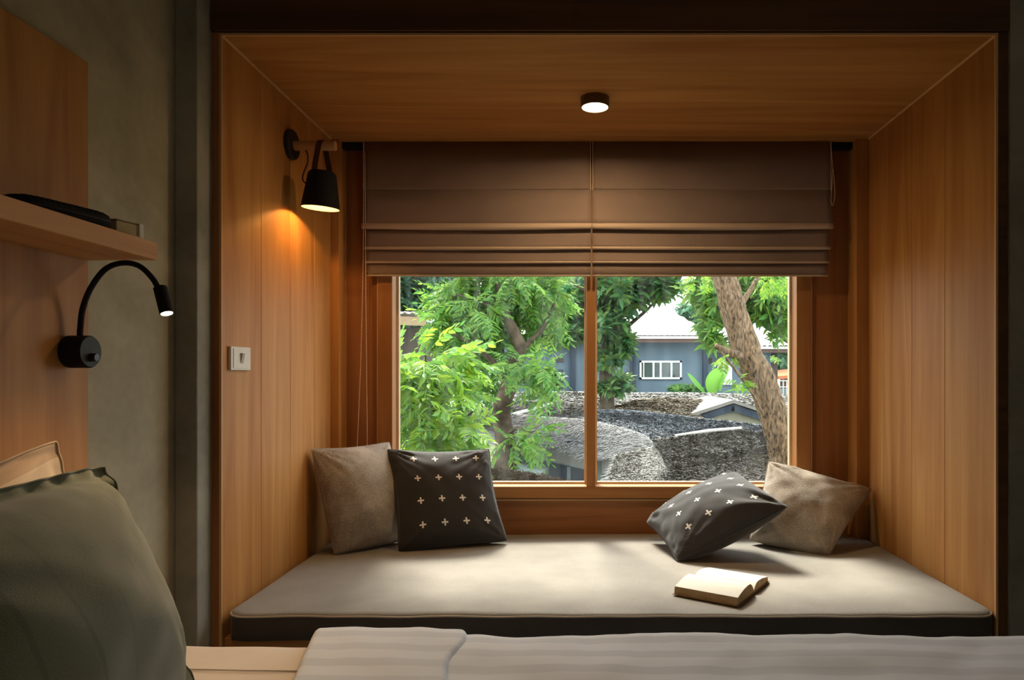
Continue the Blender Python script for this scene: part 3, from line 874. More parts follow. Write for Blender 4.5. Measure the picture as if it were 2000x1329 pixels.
# reading lamp on the headboard
PX = -1.086
def reading_lamp():
    yL = 1.475
    zL = ZC+(732-687)*1.46/F
    root = empty('reading_lamp', (PX, yL, zL), 'black gooseneck reading lamp lit on the veneer headboard', 'lamp')
    bx = MB().lathe([(0, .0005), (.034, .0005), (.0345, .003), (.0345, .043), (.033, .045), (0, .045)], (PX, yL, zL), (1, 0, 0), 48)
    bx.build('wall_base', M['blackm'], root)
    MB().lathe([(0, .0452), (.0322, .0452), (.0320, .0462), (0, .0465)], (PX, yL, zL), (1, 0, 0), 48).build('face_plate', M['grey_face'], root)
    k = Vector((PX+.046, yL, zL-.012))
    MB().lathe([(0, 0), (.009, 0), (.009, .010), (.0075, .013), (0, .013)], k, (1, 0, 0), 24).build('switch_knob', M['black'], root)
    pts = [P(156, 660, yL), P(157, 640, yL), P(162, 602, yL), P(178, 562, yL), P(206, 526, yL), P(240, 514, yL), P(272, 520, yL), P(297, 543, yL), P(311, 566, yL)]
    MB().tube(smooth_path(pts, 48), .0058, 12).build('gooseneck', M['blackm'], root, smooth=True)
    a, b_ = P(313, 562, yL), P(334, 616, yL)
    d = (b_-a).normalized(); d = (d+Vector((0, -.22, 0))).normalized(); L = (b_-a).length
    MB().lathe([(0, 0), (.0125, 0), (.0135, .001), (.0135, L), (.0122, L), (.0118, L-.006), (0, L-.006)], a, d, 36).build('head', M['blackm'], root)
    MB().lathe([(0, L-.005), (.0117, L-.005), (.0110, L-.0015), (0, L-.001)], a, d, 32).build('lens', emit('reading_glow', (1, .80, .48), 12), root)
    l = bpy.data.lights.new('reading_lamp_light', 'SPOT'); l.energy = 5.0; l.color = (1.0, 0.69, 0.40); l.spot_size = math.radians(150); l.spot_blend = 1.0; l.shadow_soft_size = .012
    o = bpy.data.objects.new('reading_lamp_light', l); COL.objects.link(o); o.location = a+d*(L+.004)
    o.rotation_euler = d.to_track_quat('-Z', 'Y').to_euler(); o.parent = root; o.matrix_parent_inverse = Matrix.Translation(-root.location)
reading_lamp()

# light switch
sw = empty('light_switch', (XL, 2.067, ZC+.04), 'ivory light switch plate with one narrow rocker on the niche wall', 'switch')
MB().box(XL, XL+.009, 2.007, 2.128, ZC+.0125, ZC+.0825).build('plate', M['white_plastic'], sw, bevel=.002)
MB().box(XL+.009, XL+.0105, 2.020, 2.115, ZC+.0185, ZC+.0765).build('inner_plate', M['white_plastic'], sw, bevel=.001)
MB().add([(XL+.010, 2.060, ZC+.033), (XL+.010, 2.078, ZC+.033), (XL+.010, 2.078, ZC+.064), (XL+.010, 2.060, ZC+.064),
          (XL+.0115, 2.061, ZC+.034), (XL+.0115, 2.077, ZC+.034), (XL+.017, 2.077, ZC+.063), (XL+.017, 2.061, ZC+.063)],
         [(0,3,2,1),(4,5,6,7),(0,1,5,4),(1,2,6,5),(2,3,7,6),(3,0,4,7)]).build('rocker', plain('grey_rocker', (.40, .37, .31), .4, .4), sw)

# ================================================================= HEADBOARD, SHELF, BED
hb = MB().box(-1.1055, PX, -1.2, 1.533, .25, ZC+.69).build('headboard', M['wood_v'], bevel=.002)
tag(hb, 'tall veneer headboard panel fixed flat to the plaster wall', 'headboard')
SZ1 = ZC+(732-475)*1.533/F; SZ0 = ZC+(732-509)*1.533/F
sh = MB().box(PX+.0003, -.933, -.9, 1.533, SZ0, SZ1).build('wall_shelf', M['wood_y'], bevel=.0015)
tag(sh, 'thick veneer ledge shelf projecting from the headboard', 'shelf')

# black ribbed pouch on the shelf
def ribbed_pouch():
    a = Vector((-1.03, 1.235, SZ1)); b_ = Vector((-.978, 1.425, SZ1)); d = (b_-a); L = d.length; d.normalize(); sd = Vector((d.y, -d.x, 0))
    vs = []; fs = []; nu, nv = 90, 20
    for i in range(nu+1):
        t = i/nu
        e = (1-abs(2*t-1)**7)**.5
        rib = 1+.13*math.sin(t*L/.0105*2*math.pi)
        for k in range(nv):
            th = 2*math.pi*k/nv
            cy, cz = math.cos(th), math.sin(th)
            cy = math.copysign(abs(cy)**.7, cy); cz = math.copysign(abs(cz)**.7, cz)
            vs.append(a+d*(t*L)+sd*(.042*e*cy)+Vector((0, 0, .0185+.0180*e*cz*(rib if cz > 0 else 1))))
    for i in range(nu):
        for k in range(nv):
            k2 = (k+1) % nv; fs.append((i*nv+k, i*nv+k2, (i+1)*nv+k2, (i+1)*nv+k))
    root = empty('ribbed_pouch', a, 'black ribbed pouch lying on the wall shelf', 'pouch')
    MB().add(vs, fs).build('body', M['blackm'], root, smooth=True)
    MB().tube([a+d*.02+sd*.0415+Vector((0,0,.018)), a+d*(L*.5)+sd*.0425+Vector((0,0,.018)), a+d*(L-.02)+sd*.0415+Vector((0,0,.018))], .002, 6).build('zip', M['black'], root)
ribbed_pouch()
nb = empty('small_notebook', (-.97, 1.44, SZ1), 'small thick cream notebook on the end of the wall shelf', 'book')
def orient_box(name, cen, ang, lx, ly, z0, z1, mat, parent, bevel=.001):
    cx, sx = math.cos(ang), math.sin(ang)
    q = [Vector((cen[0]+x*cx-y*sx, cen[1]+x*sx+y*cx, 0)) for x, y in ((-lx,-ly),(lx,-ly),(lx,ly),(-lx,ly))]
    vs = [(p.x, p.y, z0) for p in q]+[(p.x, p.y, z1) for p in q]
    return MB().add(vs, [(0,3,2,1),(4,5,6,7),(0,1,5,4),(1,2,6,5),(2,3,7,6),(3,0,4,7)]).build(name, mat, parent, bevel=bevel)
A_ = math.radians(-14)
orient_box('page_block', (-.972, 1.458), A_, .030, .030, SZ1+.003, SZ1+.026, plain('aged_pages', (.42, .34, .20), .8, .1), nb)
orient_box('cover', (-.972, 1.458), A_, .032, .0315, SZ1+.0005, SZ1+.003, M['cord'], nb)
orient_box('cover', (-.972, 1.458), A_, .032, .0315, SZ1+.026, SZ1+.029, plain('olive_card', (.20, .15, .08), .7, .2), nb)
orient_box('end_band', (-.972+.027*math.sin(-A_), 1.458+.027*math.cos(A_)), A_, .0335, .005, SZ1+.0002, SZ1+.0295, M['paper'], nb, bevel=.001)

BT = .545   # top of the bed
bed = empty('bed', (0, .6, 0), 'double bed with cream sheet and timber base', 'bed')
MB().box(-1.085, 1.06, -.30, 1.60, .12, .28).build('base', M['wood_dark'], bed)
for x in (-1.0, .96):
    for y in (-.2, 1.48):
        MB().box(x, x+.07, y, y+.07, 0.0005, .12).build('leg', M['wood_dark'], bed)
mb, rim = soft_slab(-1.083, 1.06, -.30, 1.625, .28, BT, .05, 70, 60, .006, 8.0, corner=.08)
mo = mb.build('sheet', M['sheet'], bed, smooth=True)
vs = []; fs = []; n = len(rim)
for dz in (0, -.02, -.12, -.262):
    for p in rim: vs.append((p.x, p.y, max(.281, p.z+dz)))
for l in range(3):
    for k in range(n):
        k2 = (k+1) % n; fs.append((l*n+k, l*n+k2, (l+1)*n+k2, (l+1)*n+k))
MB().add(vs, fs).build('mattress_side', M['sheet'], bed, smooth=True)
pts = [Vector((-.97+.67*t, 1.475-.012*math.sin(t*3)-.01*t, BT+.002)) for t in np.linspace(0, 1, 24)]
MB().tube(pts, .0016, 6).build('seam', M['piping'], bed, smooth=True)

def cloth_sheet(name, mat, x0, x1, fx, zbase, y_far, parent, nx=110, ny=110, wav=.008, seed=0, edge_drop=.30, th=.02):
    """quilted cover: y runs over the bed, then rolls down the far side; fx bends the left/right hems"""
    vs = []; fs = []
    for j in range(ny+1):
        t = j/ny
        for i in range(nx+1):
            s = i/nx
            # path length along y: from -.3 to far edge, then down
            Ltop = y_far+.3; Ltot = Ltop+edge_drop
            l = (1-(1-t)**1.6)*Ltot
            r = .045
            if l < Ltop-r: y = -.3+l; dz = 0
            else:
                q = l-(Ltop-r)
                if q < r*math.pi/2: a = q/r; y = y_far-r+r*math.sin(a); dz = -r+r*math.cos(a)
                else: y = y_far; dz = -r-(q-r*math.pi/2)
            x = x0+(x1-x0)*s+fx(s, y)
            w_ = wav*(noise.noise(Vector((x*3.1+seed, y*7, seed)))+.6*noise.noise(Vector((x*9+seed, y*9, seed+3)))+.35*noise.noise(Vector((x*20+seed, y*14, seed+3))))
            ed = min(s*(x1-x0), (1-s)*(x1-x0))
            rr = .018; k = min(ed/rr, 1); edge = -th*(1-math.sqrt(max(0, 1-(1-k)**2)))
            if dz < -.02:
                vs.append((x, y+w_*1.2, zbase+dz+edge*.2))
            else:
                vs.append((x, y, zbase+dz+edge+w_))
    for j in range(ny):
        for i in range(nx):
            a = j*(nx+1)+i; fs.append((a, a+1, a+nx+2, a+nx+1))
    return MB().add(vs, fs).build(name, mat, parent, smooth=True)
dv = empty('duvet', (.4, .6, BT), 'white satin-striped duvet spread over the bed with its end folded back', 'duvet')
cloth_sheet('spread', M['duvet'], -.33, 1.115, lambda s, y: 0, BT+.020, 1.650, dv, seed=3.3, nx=130)
cloth_sheet('folded_flap', M['duvet'], -.625, -.262, lambda s, y: (1.62-y)*.22*(1-s)+.008*math.sin(y*25)*s, BT+.034, 1.656, dv, seed=21.0, nx=80, th=.034, wav=.007)

gp = cushion('euro_pillow', 'large olive green flanged pillow standing on the bed', 'pillow',
             [Vector((-.885, .70, ZC-.175)), P(205, 905, 1.315), P(384, 1352, 1.375), Vector((-.70, .70, BT+.01))], .27, M['green'], 4.4, n=60, flange=.045, ruffle=.016, wrinkle=.010, power=.52, pinch=.03)
cp = cushion('bed_pillow', 'cream striped pillow tucked behind the olive green pillow', 'pillow',
             [Vector((-1.02, .62, ZC-.28)), P(113, 853, 1.325), Vector((-.95, 1.37, BT+.03)), Vector((-.93, .62, BT+.02))], .13, M['cream_pillow'], 2.2, n=50, flange=.03, ruffle=.008, wrinkle=.009, pinch=.03)

# ================================================================= OUTSIDE
GZ = -2.7
gr = MB().box(-40, 40, 3.6, 70, GZ-.3, GZ).build('ground', M['ground'])
tag(gr, 'earth and grass far below the window between the huts', 'ground', kind='structure')
# outside of our own building so that no light leaks around the niche
ex = MB().box(-3.0, -1.04, 2.1, 3.13, GZ, CEIL+.15); ex.box(1.212, 4.0, 2.1, 3.13, GZ, CEIL+.15); ex.box(-1.04, 1.212, 2.1, 3.13, ZT+.2, CEIL+.15)
ex.box(-1.04, 1.212, 2.05, 3.13, GZ, -.001); ex.box(-1.04, 1.212, 2.94, 3.13, -.001, .3)
struct('wall_outside', ex, M['concrete_d'], 'outer masonry of the bedroom around the window', 'wall')

def resample(pts, n):
    """pixel-distance polyline -> n 3d points"""
    q = [P(*p) for p in pts]
    d = [0]
    for a, b_ in zip(q[:-1], q[1:]): d.append(d[-1]+(a-b_).length)
    out = []
    for i in range(n):
        t = d[-1]*i/(n-1); k = 0
        while k < len(d)-2 and d[k+1] < t: k += 1
        f = (t-d[k])/max(1e-6, d[k+1]-d[k]); out.append(q[k].lerp(q[k+1], min(1, max(0, f))))
    return out

def thatch(name, label, top, bot, mat, strands=5000, thick=.22, slen=.30, nx=40, ny=16, und=.018, seed=0, swid=.012, sagmid=0.0, fringe=True):
    A = resample(top, nx); B = resample(bot, nx)
    up = []; 
    root = empty(name, (A[nx//2]+B[nx//2])/2, label, 'roof', 'thatched roofs below the window')
    G = np.zeros((ny, nx, 3))
    for j in range(ny):
        t = j/(ny-1)
        for i in range(nx):
            p = A[i].lerp(B[i], t)
            p = p + Vector((0, 0, und*noise.noise(Vector((p.x*.9+seed, p.y*.9, seed)))+und*.4*noise.noise(Vector((p.x*3+seed, p.y*3, seed)))-sagmid*math.sin(math.pi*t)))
            G[j, i] = p
    vs = [tuple(G[j, i]) for j in range(ny) for i in range(nx)]
    vs += [(p[0], p[1], p[2]-thick) for p in vs]
    m = nx*ny; fs = []
    for j in range(ny-1):
        for i in range(nx-1):
            a = j*nx+i; fs.append((a, a+1, a+nx+1, a+nx)); fs.append((m+a, m+a+nx, m+a+nx+1, m+a+1))
    for i in range(nx-1):
        fs.append((i, i+m, i+1+m, i+1)); b_ = (ny-1)*nx+i; fs.append((b_, b_+1, b_+1+m, b_+m))
    for j in range(ny-1):
        a = j*nx; fs.append((a, a+nx, a+nx+m, a+m)); a = j*nx+nx-1; fs.append((a, a+m, a+nx+m, a+nx))
    MB().add(vs, fs).build('thatch_bed', mat, root, smooth=False)
    # straw
    n = strands
    u = RNG.random(n)*(nx-1.001); v = RNG.random(n)**.9*(ny-1.001)
    if fringe:
        k = n//7; v[:k] = ny-1.05-RNG.random(k)*.4
    i0 = u.astype(int); j0 = v.astype(int); fu = (u-i0)[:, None]; fv = (v-j0)[:, None]
    p = (G[j0, i0]*(1-fu)+G[j0, i0+1]*fu)*(1-fv)+(G[j0+1, i0]*(1-fu)+G[j0+1, i0+1]*fu)*fv
    dn = G[j0+1, i0]-G[j0, i0]; dn /= np.linalg.norm(dn, axis=1)[:, None]+1e-9
    ac = G[j0, i0+1]-G[j0, i0]; ac /= np.linalg.norm(ac, axis=1)[:, None]+1e-9
    nr = np.cross(ac, dn); nr /= np.linalg.norm(nr, axis=1)[:, None]+1e-9; nr *= np.sign(nr[:, 2:3]+1e-9)
    j = RNG.normal(0, .42, (n, 1))
    d = dn+ac*j+nr*RNG.normal(.02, .03, (n, 1)); d /= np.linalg.norm(d, axis=1)[:, None]
    L = (slen*RNG.uniform(.5, 1.2, n))[:, None]; W = (swid*RNG.uniform(.6, 1.4, n))[:, None]
    base = p+nr*.006; tip = base+d*L+nr*RNG.uniform(0, .028, (n, 1))
    V = np.empty((n, 4, 3)); V[:, 0] = base-ac*W; V[:, 1] = base+ac*W; V[:, 2] = tip+ac*W*.4; V[:, 3] = tip-ac*W*.4
    Q = np.arange(n*4).reshape(n, 4)
    o = np_mesh('straw', V.reshape(-1, 3), Q, mat, root); o['kind'] = 'stuff'
    return root

# --- thatched roofs, far to near
thatch('thatched_roof', 'far pale grey thatched roof along the foot of the blue house', [(1150, 768, 19.5), (1330, 767, 19.5), (1560, 772, 19.5)], [(1150, 800, 15.5), (1330, 800, 15.5), (1560, 806, 15.5)], M['th_pale'], 10000, und=.004, seed=1, slen=.4, swid=.03)
thatch('thatched_roof', 'pale flat-topped thatched roof behind the mullion', [(960, 766, 17.5), (1100, 765, 17.5), (1208, 766, 17.5)], [(955, 795, 14.5), (1100, 792, 14.5), (1226, 794, 14.5)], M['th_pale'], 9000, und=.004, seed=2, slen=.4, swid=.03)
thatch('thatched_roof', 'brownish patchy thatched roof in front of the low dark gable', [(1235, 782, 14.5), (1290, 777, 14.5), (1360, 780, 14.5), (1432, 786, 14.0)], [(1165, 815, 11.8), (1260, 818, 11.8), (1330, 822, 11.8), (1360, 815, 12.4)], M['th_brown'], 12000, seed=3, slen=.3, swid=.02)
slope = thatch('thatched_roof', 'dark brown thatched slope just behind the tree trunk base', [(985, 786, 14), (1070, 783, 14), (1150, 790, 13.5)], [(900, 822, 11), (1040, 832, 11), (1160, 832, 11)], M['th_dark'], 12000, seed=4, swid=.014)
# ridge pole line on that slope
rp = MB().tube([P(985, 815, 11.2), P(1030, 803, 12.2), P(1078, 790, 13.2)], .035, 8).build('ridge_pole', M['th_pale'], slope)
thatch('thatched_roof', 'long blue-grey thatched roof in the middle of the right pane', [(1150, 800, 11.5), (1230, 802, 11.5), (1330, 812, 11.5), (1430, 823, 11.2), (1540, 838, 11)], [(1120, 860, 8.6), (1230, 870, 8.4), (1330, 880, 8.4), (1430, 880, 8.4), (1560, 885, 8.4)], M['th_grey'], 22000, seed=5, swid=.009, slen=.2)
thatch('thatched_roof', 'long pale grey thatched roof with shaggy eave running behind the mullion', [(880, 796, 11.5), (980, 806, 11.0), (1080, 814, 10.2), (1160, 822, 9.4), (1215, 834, 8.9), (1262, 852, 8.4), (1278, 868, 8.0)], [(878, 822, 9.9), (960, 838, 9.4), (1060, 862, 8.8), (1143, 881, 8.2), (1190, 890, 7.7), (1235, 891, 7.4), (1274, 886, 7.3)], M['th_neutral'], 34000, seed=6, swid=.009, slen=.24, nx=70)
thatch('thatched_roof', 'pale thatched slope at the foot of the window beside the dark thatch', [(1205, 889, 7.1), (1240, 882, 7.1), (1272, 874, 7.1), (1285, 884, 6.9)], [(1172, 985, 5.3), (1230, 985, 5.3), (1290, 985, 5.3), (1325, 985, 5.3)], M['th_pale'], 16000, seed=8, swid=.006, slen=.13)
bigroof = thatch('thatched_roof', 'large dark thatched roof close below the leaning trunk', [(1250, 862, 8.4), (1330, 851, 8.6), (1440, 838, 8.8), (1500, 848, 8.6), (1570, 864, 8.4)], [(1318, 985, 5.0), (1380, 985, 5.0), (1460, 985, 5.0), (1540, 985, 5.0), (1640, 985, 5.0)], M['th_dark'], 40000, seed=9, swid=.006, slen=.14)
rc = MB().tube([P(1318, 851, 8.45), P(1380, 843, 8.5), P(1448, 836, 8.6)], [.010, .022, .018], 8, jitter=.5).build('ridge_cap', M['th_pale'], bigroof)
thatch('thatched_roof', 'low brown thatched roof at the sill beside the cross cushion', [(930, 912, 7.2), (1000, 918, 7.2), (1070, 930, 7.0), (1125, 945, 6.8)], [(900, 985, 5.2), (1000, 985, 5.2), (1080, 985, 5.2), (1150, 985, 5.2)], M['th_brown'], 14000, seed=10, swid=.006, slen=.13)

# --- low dark gable beyond the brown thatch
gb = empty('gable_hut', P(1430, 820, 12), 'low hut with dark bargeboards and cream gable wall', 'hut')
pk, lf, rt = P(1432, 790, 12.4), P(1345, 818, 12.4), P(1512, 816, 12.4)
def bar(a, b_, w0, d0, name, mat, parent):
    a, b_ = Vector(a), Vector(b_); d = (b_-a).normalized(); nrm = Vector((0, 1, 0)); up_ = Vector((-d.z, 0, d.x))
    if up_.z < 0: up_ = -up_
    vs = []
    for p in (a, b_):
        for dy in (0, d0):
            for dz in (0, -w0): vs.append(p+Vector((0, dy, 0))+up_*dz)
    return MB().add(vs, [(0,1,3,2), (4,6,7,5), (0,4,5,1), (2,3,7,6), (0,2,6,4), (1,5,7,3)]).build(name, mat, parent)
bar(lf, pk, .12, .15, 'bargeboard', M['bluedark'], gb); bar(pk, rt, .12, .15, 'bargeboard', M['bluedark'], gb)
MB().add([lf+Vector((.1, .1, -.1)), pk+Vector((0, .1, -.1)), rt+Vector((-.1, .1, -.1)), rt+Vector((-.1, .1, -2.6)), lf+Vector((.1, .1, -2.6)),
          lf+Vector((.1, 2.5, -.1)), pk+Vector((0, 2.5, -.1)), rt+Vector((-.1, 2.5, -.1)), rt+Vector((-.1, 2.5, -2.6)), lf+Vector((.1, 2.5, -2.6))],
         [(0,1,2,3,4), (9,8,7,6,5), (0,5,6,1), (1,6,7,2), (2,7,8,3), (3,8,9,4), (4,9,5,0)]).build('wall', M['creamwall'], gb)
for s, e in ((lf, pk), (pk, rt)):
    q = [s+Vector((0, -.05, .02)), e+Vector((0, -.05, .02)), e+Vector((0, 2.6, .02)), s+Vector((0, 2.6, .02))]
    MB().add(q+[v+Vector((0, 0, .06)) for v in q], [(0,3,2,1), (4,5,6,7), (0,1,5,4), (1,2,6,5), (2,3,7,6), (3,0,4,7)]).build('roof_slope', M['th_dark'], gb)

# --- hut under the shaggy eave
ht = empty('thatched_hut', P(1080, 960, 9.6), 'grey rendered hut wall with posts under the shaggy thatched eave', 'hut')
a, b_ = P(985, 850, 9.9), P(1175, 878, 9.5)
def wallseg(p, q, h0, th, name, mat, parent):
    p, q = Vector(p), Vector(q); d = (q-p); d.z = 0; nrm = Vector((-d.y, d.x, 0)).normalized()*th
    vs = [(v.x, v.y, z) for z in (h0, None) for v in (p, q, q+nrm, p+nrm) for z in [z if z is not None else v.z]]
    return MB().add(vs, [(0,3,2,1), (4,5,6,7), (0,1,5,4), (1,2,6,5), (2,3,7,6), (3,0,4,7)]).build(name, mat, parent)
wallseg(a, b_, GZ, .15, 'wall', M['hutwall'], ht)
d = (b_-a)
for t0, t1 in ((.10, .30), (.56, .66), (.76, .84)):
    wallseg(a+d*t0+Vector((0, -.03, -.12)), a+d*t1+Vector((0, -.03, -.12)), -.25, .03, 'window_opening', M['bluedark'], ht)
for t in (.36, .49, .71, .90):
    p = a+d*t+Vector((0, -.08, 0)); MB().box(p.x-.03, p.x+.03, p.y-.04, p.y+.04, GZ, p.z).build('post', M['paleslab'], ht)
bar(P(1008, 880, 9.1), P(1150, 912, 8.9), .05, .08, 'hand_rail', M['paleslab'], ht)
bar(P(1008, 884, 9.15), P(1150, 916, 8.95), .28, .03, 'dark_fascia', M['bluedark'], ht)
MB().add([P(1010, 903, 8.6), P(1072, 914, 8.5), P(1048, 930, 7.9), P(1008, 925, 7.9)]+[p+Vector((0, 0, -.08)) for p in (P(1010, 903, 8.6), P(1072, 914, 8.5), P(1048, 930, 7.9), P(1008, 925, 7.9))],
         [(0,1,2,3), (7,6,5,4), (0,4,5,1), (1,5,6,2), (2,6,7,3), (3,7,4,0)]).build('lower_roof_slab', M['paleslab'], ht)
MB().tube([P(1111, 912, 8.7), P(1111, 1010, 8.7)], .022, 8).build('post', M['paleslab'], ht)
MB().add([P(1008, 905, 9.3), P(1150, 918, 9.1), P(1150, 1010, 9.1), P(1008, 1010, 9.3)]+[P(1008, 905, 9.45), P(1150, 918, 9.25), P(1150, 1010, 9.25), P(1008, 1010, 9.45)],
         [(0,1,2,3), (7,6,5,4), (0,4,5,1), (1,5,6,2), (2,6,7,3), (3,7,4,0)]).build('lower_wall', M['bluedark'], ht)
# small hut wall showing below the pale curved roof end
hw_ = MB().box(P(1157, 0, 7.9).x, P(1225, 0, 7.9).x, 7.85, 8.05, GZ, ZC-(884-VY)*7.9/F).build('hut_wall', M['hutwall'])
tag(hw_, 'pale green rendered hut wall under the end of the long shaggy thatched roof', 'wall', kind='structure')

# --- blue house
def corrugated(name, eave0, eave1, ridge0, ridge1, mat, parent, per=.17, amp=.022):
    """sloped sheet from eave line to ridge line with ribs running up the slope"""
    e0, e1, r0, r1 = map(Vector, (eave0, eave1, ridge0, ridge1))
    W = (e1-e0).length; n = max(8, int(W/per*6)); vs = []; fs = []; m = 4
    for i in range(n+1):
        s = i/n; w_ = amp*math.sin(2*math.pi*s*W/per)
        for j in range(m+1):
            t = j/m; x = e0.lerp(e1, s)
            # ribs run straight up: clip the slope where the hip cuts in
            full0, full1 = r0, r1
            xr = x.x
            rx = min(max(xr, min(r0.x, r1.x)), max(r0.x, r1.x))
            if xr < r0.x: f = (xr-e0.x)/max(1e-4, (r0.x-e0.x))
            elif xr > r1.x: f = (e1.x-xr)/max(1e-4, (e1.x-r1.x))
            else: f = 1
            top = Vector((xr, e0.y+(r0.y-e0.y)*f, e0.z+(r0.z-e0.z)*f))
            vs.append(x.lerp(top, t)+Vector((0, 0, w_)))
    for i in range(n):
        for j in range(m):
            a = i*(m+1)+j; fs.append((a, a+1, a+m+2, a+m+1))
    o = MB().add(vs, fs).build(name, mat, parent, smooth=True)
    s = o.modifiers.new('solid', 'SOLIDIFY'); s.thickness = .02
    return o
YH = 22.0
def hx(px, y=YH): return (px-VX)*y/F
def hz(py, y=YH): return ZC-(py-VY)*y/F
bh = empty('blue_house', (hx(1300), YH, GZ), 'blue-grey rendered house with pale corrugated roofs and white sliding window', 'house')
MB().box(hx(985), hx(1380), YH, YH+5, GZ, hz(655)).build('wall', M['bluewall'], bh)
MB().box(hx(1380), hx(1518, 22.6), YH+.6, YH+5, GZ, hz(672)).build('wall', M['bluewall'], bh)
MB().box(hx(1507, 22.6), hx(1518, 22.6), YH+.55, YH+.65, GZ, hz(676)).build('corner_post', M['tanwall'], bh)
corrugated('roof_slope', (hx(985, 21.2), 21.2, hz(655, 21.2)), (hx(1392, 21.2), 21.2, hz(655, 21.2)), (hx(1150, 25), 25, hz(604, 25)), (hx(1305, 25), 25, hz(604, 25)), M['roofpale'], bh)
corrugated('roof_slope', (hx(1396, 21.9), 21.9, hz(676, 21.9)), (hx(1544, 21.9), 21.9, hz(676, 21.9)), (hx(1430, 25), 25, hz(630, 25)), (hx(1475, 25), 25, hz(630, 25)), M['roofpale'], bh)
for x0, x1, y, py in ((985, 1392, 21.22, 659), (1396, 1544, 21.92, 679)):
    MB().box(hx(x0, y), hx(x1, y), y, y+.06, hz(py+3, y), hz(py-2, y)).build('gutter', M['roofpale'], bh)
    MB().box(hx(x0, y), hx(x1, y), y+.08, y+.16, hz(py+10, y), hz(py+2, y)).build('fascia', M['fascia'], bh)
    MB().box(hx(x0, y), hx(x1, y), y+.1, y+.9, hz(py+2, y)-.02, hz(py+2, y)).build('soffit', M['fascia'], bh)
for px in (1119, 1236, 1377):
    MB().box(hx(px-5), hx(px+5), YH-.12, YH, GZ, hz(668)).build('pilaster', M['bluedark'], bh)
MB().tube([(hx(1241), YH-.7, hz(660)), (hx(1238), YH-.2, hz(672)), (hx(1238), YH-.18, GZ)], .035, 8).build('downpipe', M['bluedark'], bh)
# white sliding window with four sashes
wx0, wx1, wz0, wz1 = hx(1249), hx(1331), hz(741), hz(705)
wn = MB(); fr_ = .06
wn.box(wx0, wx1, YH-.07, YH, wz0, wz0+fr_).box(wx0, wx1, YH-.07, YH, wz1-fr_, wz1).box(wx0, wx0+fr_, YH-.07, YH, wz0, wz1).box(wx1-fr_, wx1, YH-.07, YH, wz0, wz1)
hwin = wn.build('window', M['whitepaint'], bh)
xs_ = [wx0+fr_, hx(1276), hx(1290), hx(1311), wx1-fr_]
for i in range(4):
    MB().box(xs_[i], xs_[i+1], YH-.03, YH-.015, wz0+fr_, wz1-fr_).build('pane', M['glass_d'], hwin)
    if i: MB().box(xs_[i]-.03, xs_[i]+.03, YH-.065, YH-.01, wz0+fr_, wz1-fr_).build('sash_bar', M['whitepaint'], hwin)
MB().box(hx(1256), hx(1258), YH-.06, YH-.012, wz0+fr_, wz1-fr_).build('sash_bar', M['whitepaint'], hwin)
MB().box(hx(1400, 22.6), hx(1429, 22.6), YH+.53, YH+.6, hz(752, 22.6), hz(707, 22.6)).build('door_panel', M['whitepaint'], bh)
MB().box(hx(1380, 22.6), hx(1390, 22.6), YH+.5, YH+.6, hz(710, 22.6), hz(700, 22.6)).build('wall_vent', M['tanwall'], bh)
MB().box(hx(1088), hx(1100), YH-.05, YH, hz(708), hz(698)).build('wall_vent', M['tanwall'], bh)
MB().box(hx(1090), hx(1100), YH-.04, YH, hz(760), hz(722)).build('side_panel', M['bluedark'], bh)

# --- tan building at the edge behind the near plant
tb = empty('tan_building', (hx(730, 16), 16, GZ), 'tan building with a pale fascia behind the foliage at the window edge', 'house')
MB().box(hx(500, 16.3), hx(822, 16.3), 16.3, 20, GZ, hz(640, 16.3)).build('wall', M['tanwall'], tb)
MB().add([(hx(480, 16), 15.6, hz(603, 15.6)), (hx(838, 16), 15.6, hz(620, 15.6)), (hx(838, 16), 15.6, hz(637, 15.6)), (hx(480, 16), 15.6, hz(622, 15.6)),
          (hx(480, 16), 15.7, hz(603, 15.6)), (hx(838, 16), 15.7, hz(620, 15.6)), (hx(838, 16), 15.7, hz(637, 15.6)), (hx(480, 16), 15.7, hz(622, 15.6))],
         [(0,1,2,3), (7,6,5,4), (0,4,5,1), (1,5,6,2), (2,6,7,3), (3,7,4,0)]).build('fascia', M['tan'], tb)
corrugated('roof_slope', (hx(480, 16), 15.55, hz(603, 15.55)), (hx(840, 16), 15.55, hz(611, 15.55)), (hx(480, 16), 19, hz(603, 15.55)+.12), (hx(800, 16), 19, hz(603, 15.55)+.12), M['roofpale'], tb)

# --- far right: orange awning behind a fence
aw = empty('orange_awning', (hx(1535, 27), 27, GZ), 'orange canvas awning beyond the corner of the blue house', 'awning')
MB().add([(hx(1512, 27), 27, hz(736, 27)), (hx(1600, 27), 27, hz(728, 27)), (hx(1600, 27), 29, hz(718, 27)), (hx(1512, 27), 29, hz(726, 27)),
          (hx(1512, 27), 27, hz(742, 27)), (hx(1600, 27), 27, hz(734, 27)), (hx(1600, 27), 29, hz(720, 27)), (hx(1512, 27), 29, hz(728, 27))],
         [(0,1,2,3), (7,6,5,4), (0,4,5,1), (1,5,6,2), (2,6,7,3), (3,7,4,0)]).build('canvas', M['orange'], aw)
for px in (1529, 1590): MB().box(hx(px, 27.2), hx(px+2.5, 27.2), 27.2, 27.26, GZ, hz(738, 27)).build('post', M['orange'], aw)
fc = empty('garden_fence', (hx(1535, 25), 25, GZ), 'pale garden fence under the orange awning', 'fence')
for z_ in (744, 756): MB().box(hx(1515, 25), hx(1600, 25), 25, 25.04, hz(z_+1, 25), hz(z_-.6, 25)).build('rail', M['whitepaint'], fc)
for px in range(1516, 1600, 7): MB().box(hx(px, 25), hx(px+1.2, 25), 25.04, 25.08, GZ, hz(743, 25)).build('picket', M['whitepaint'], fc)
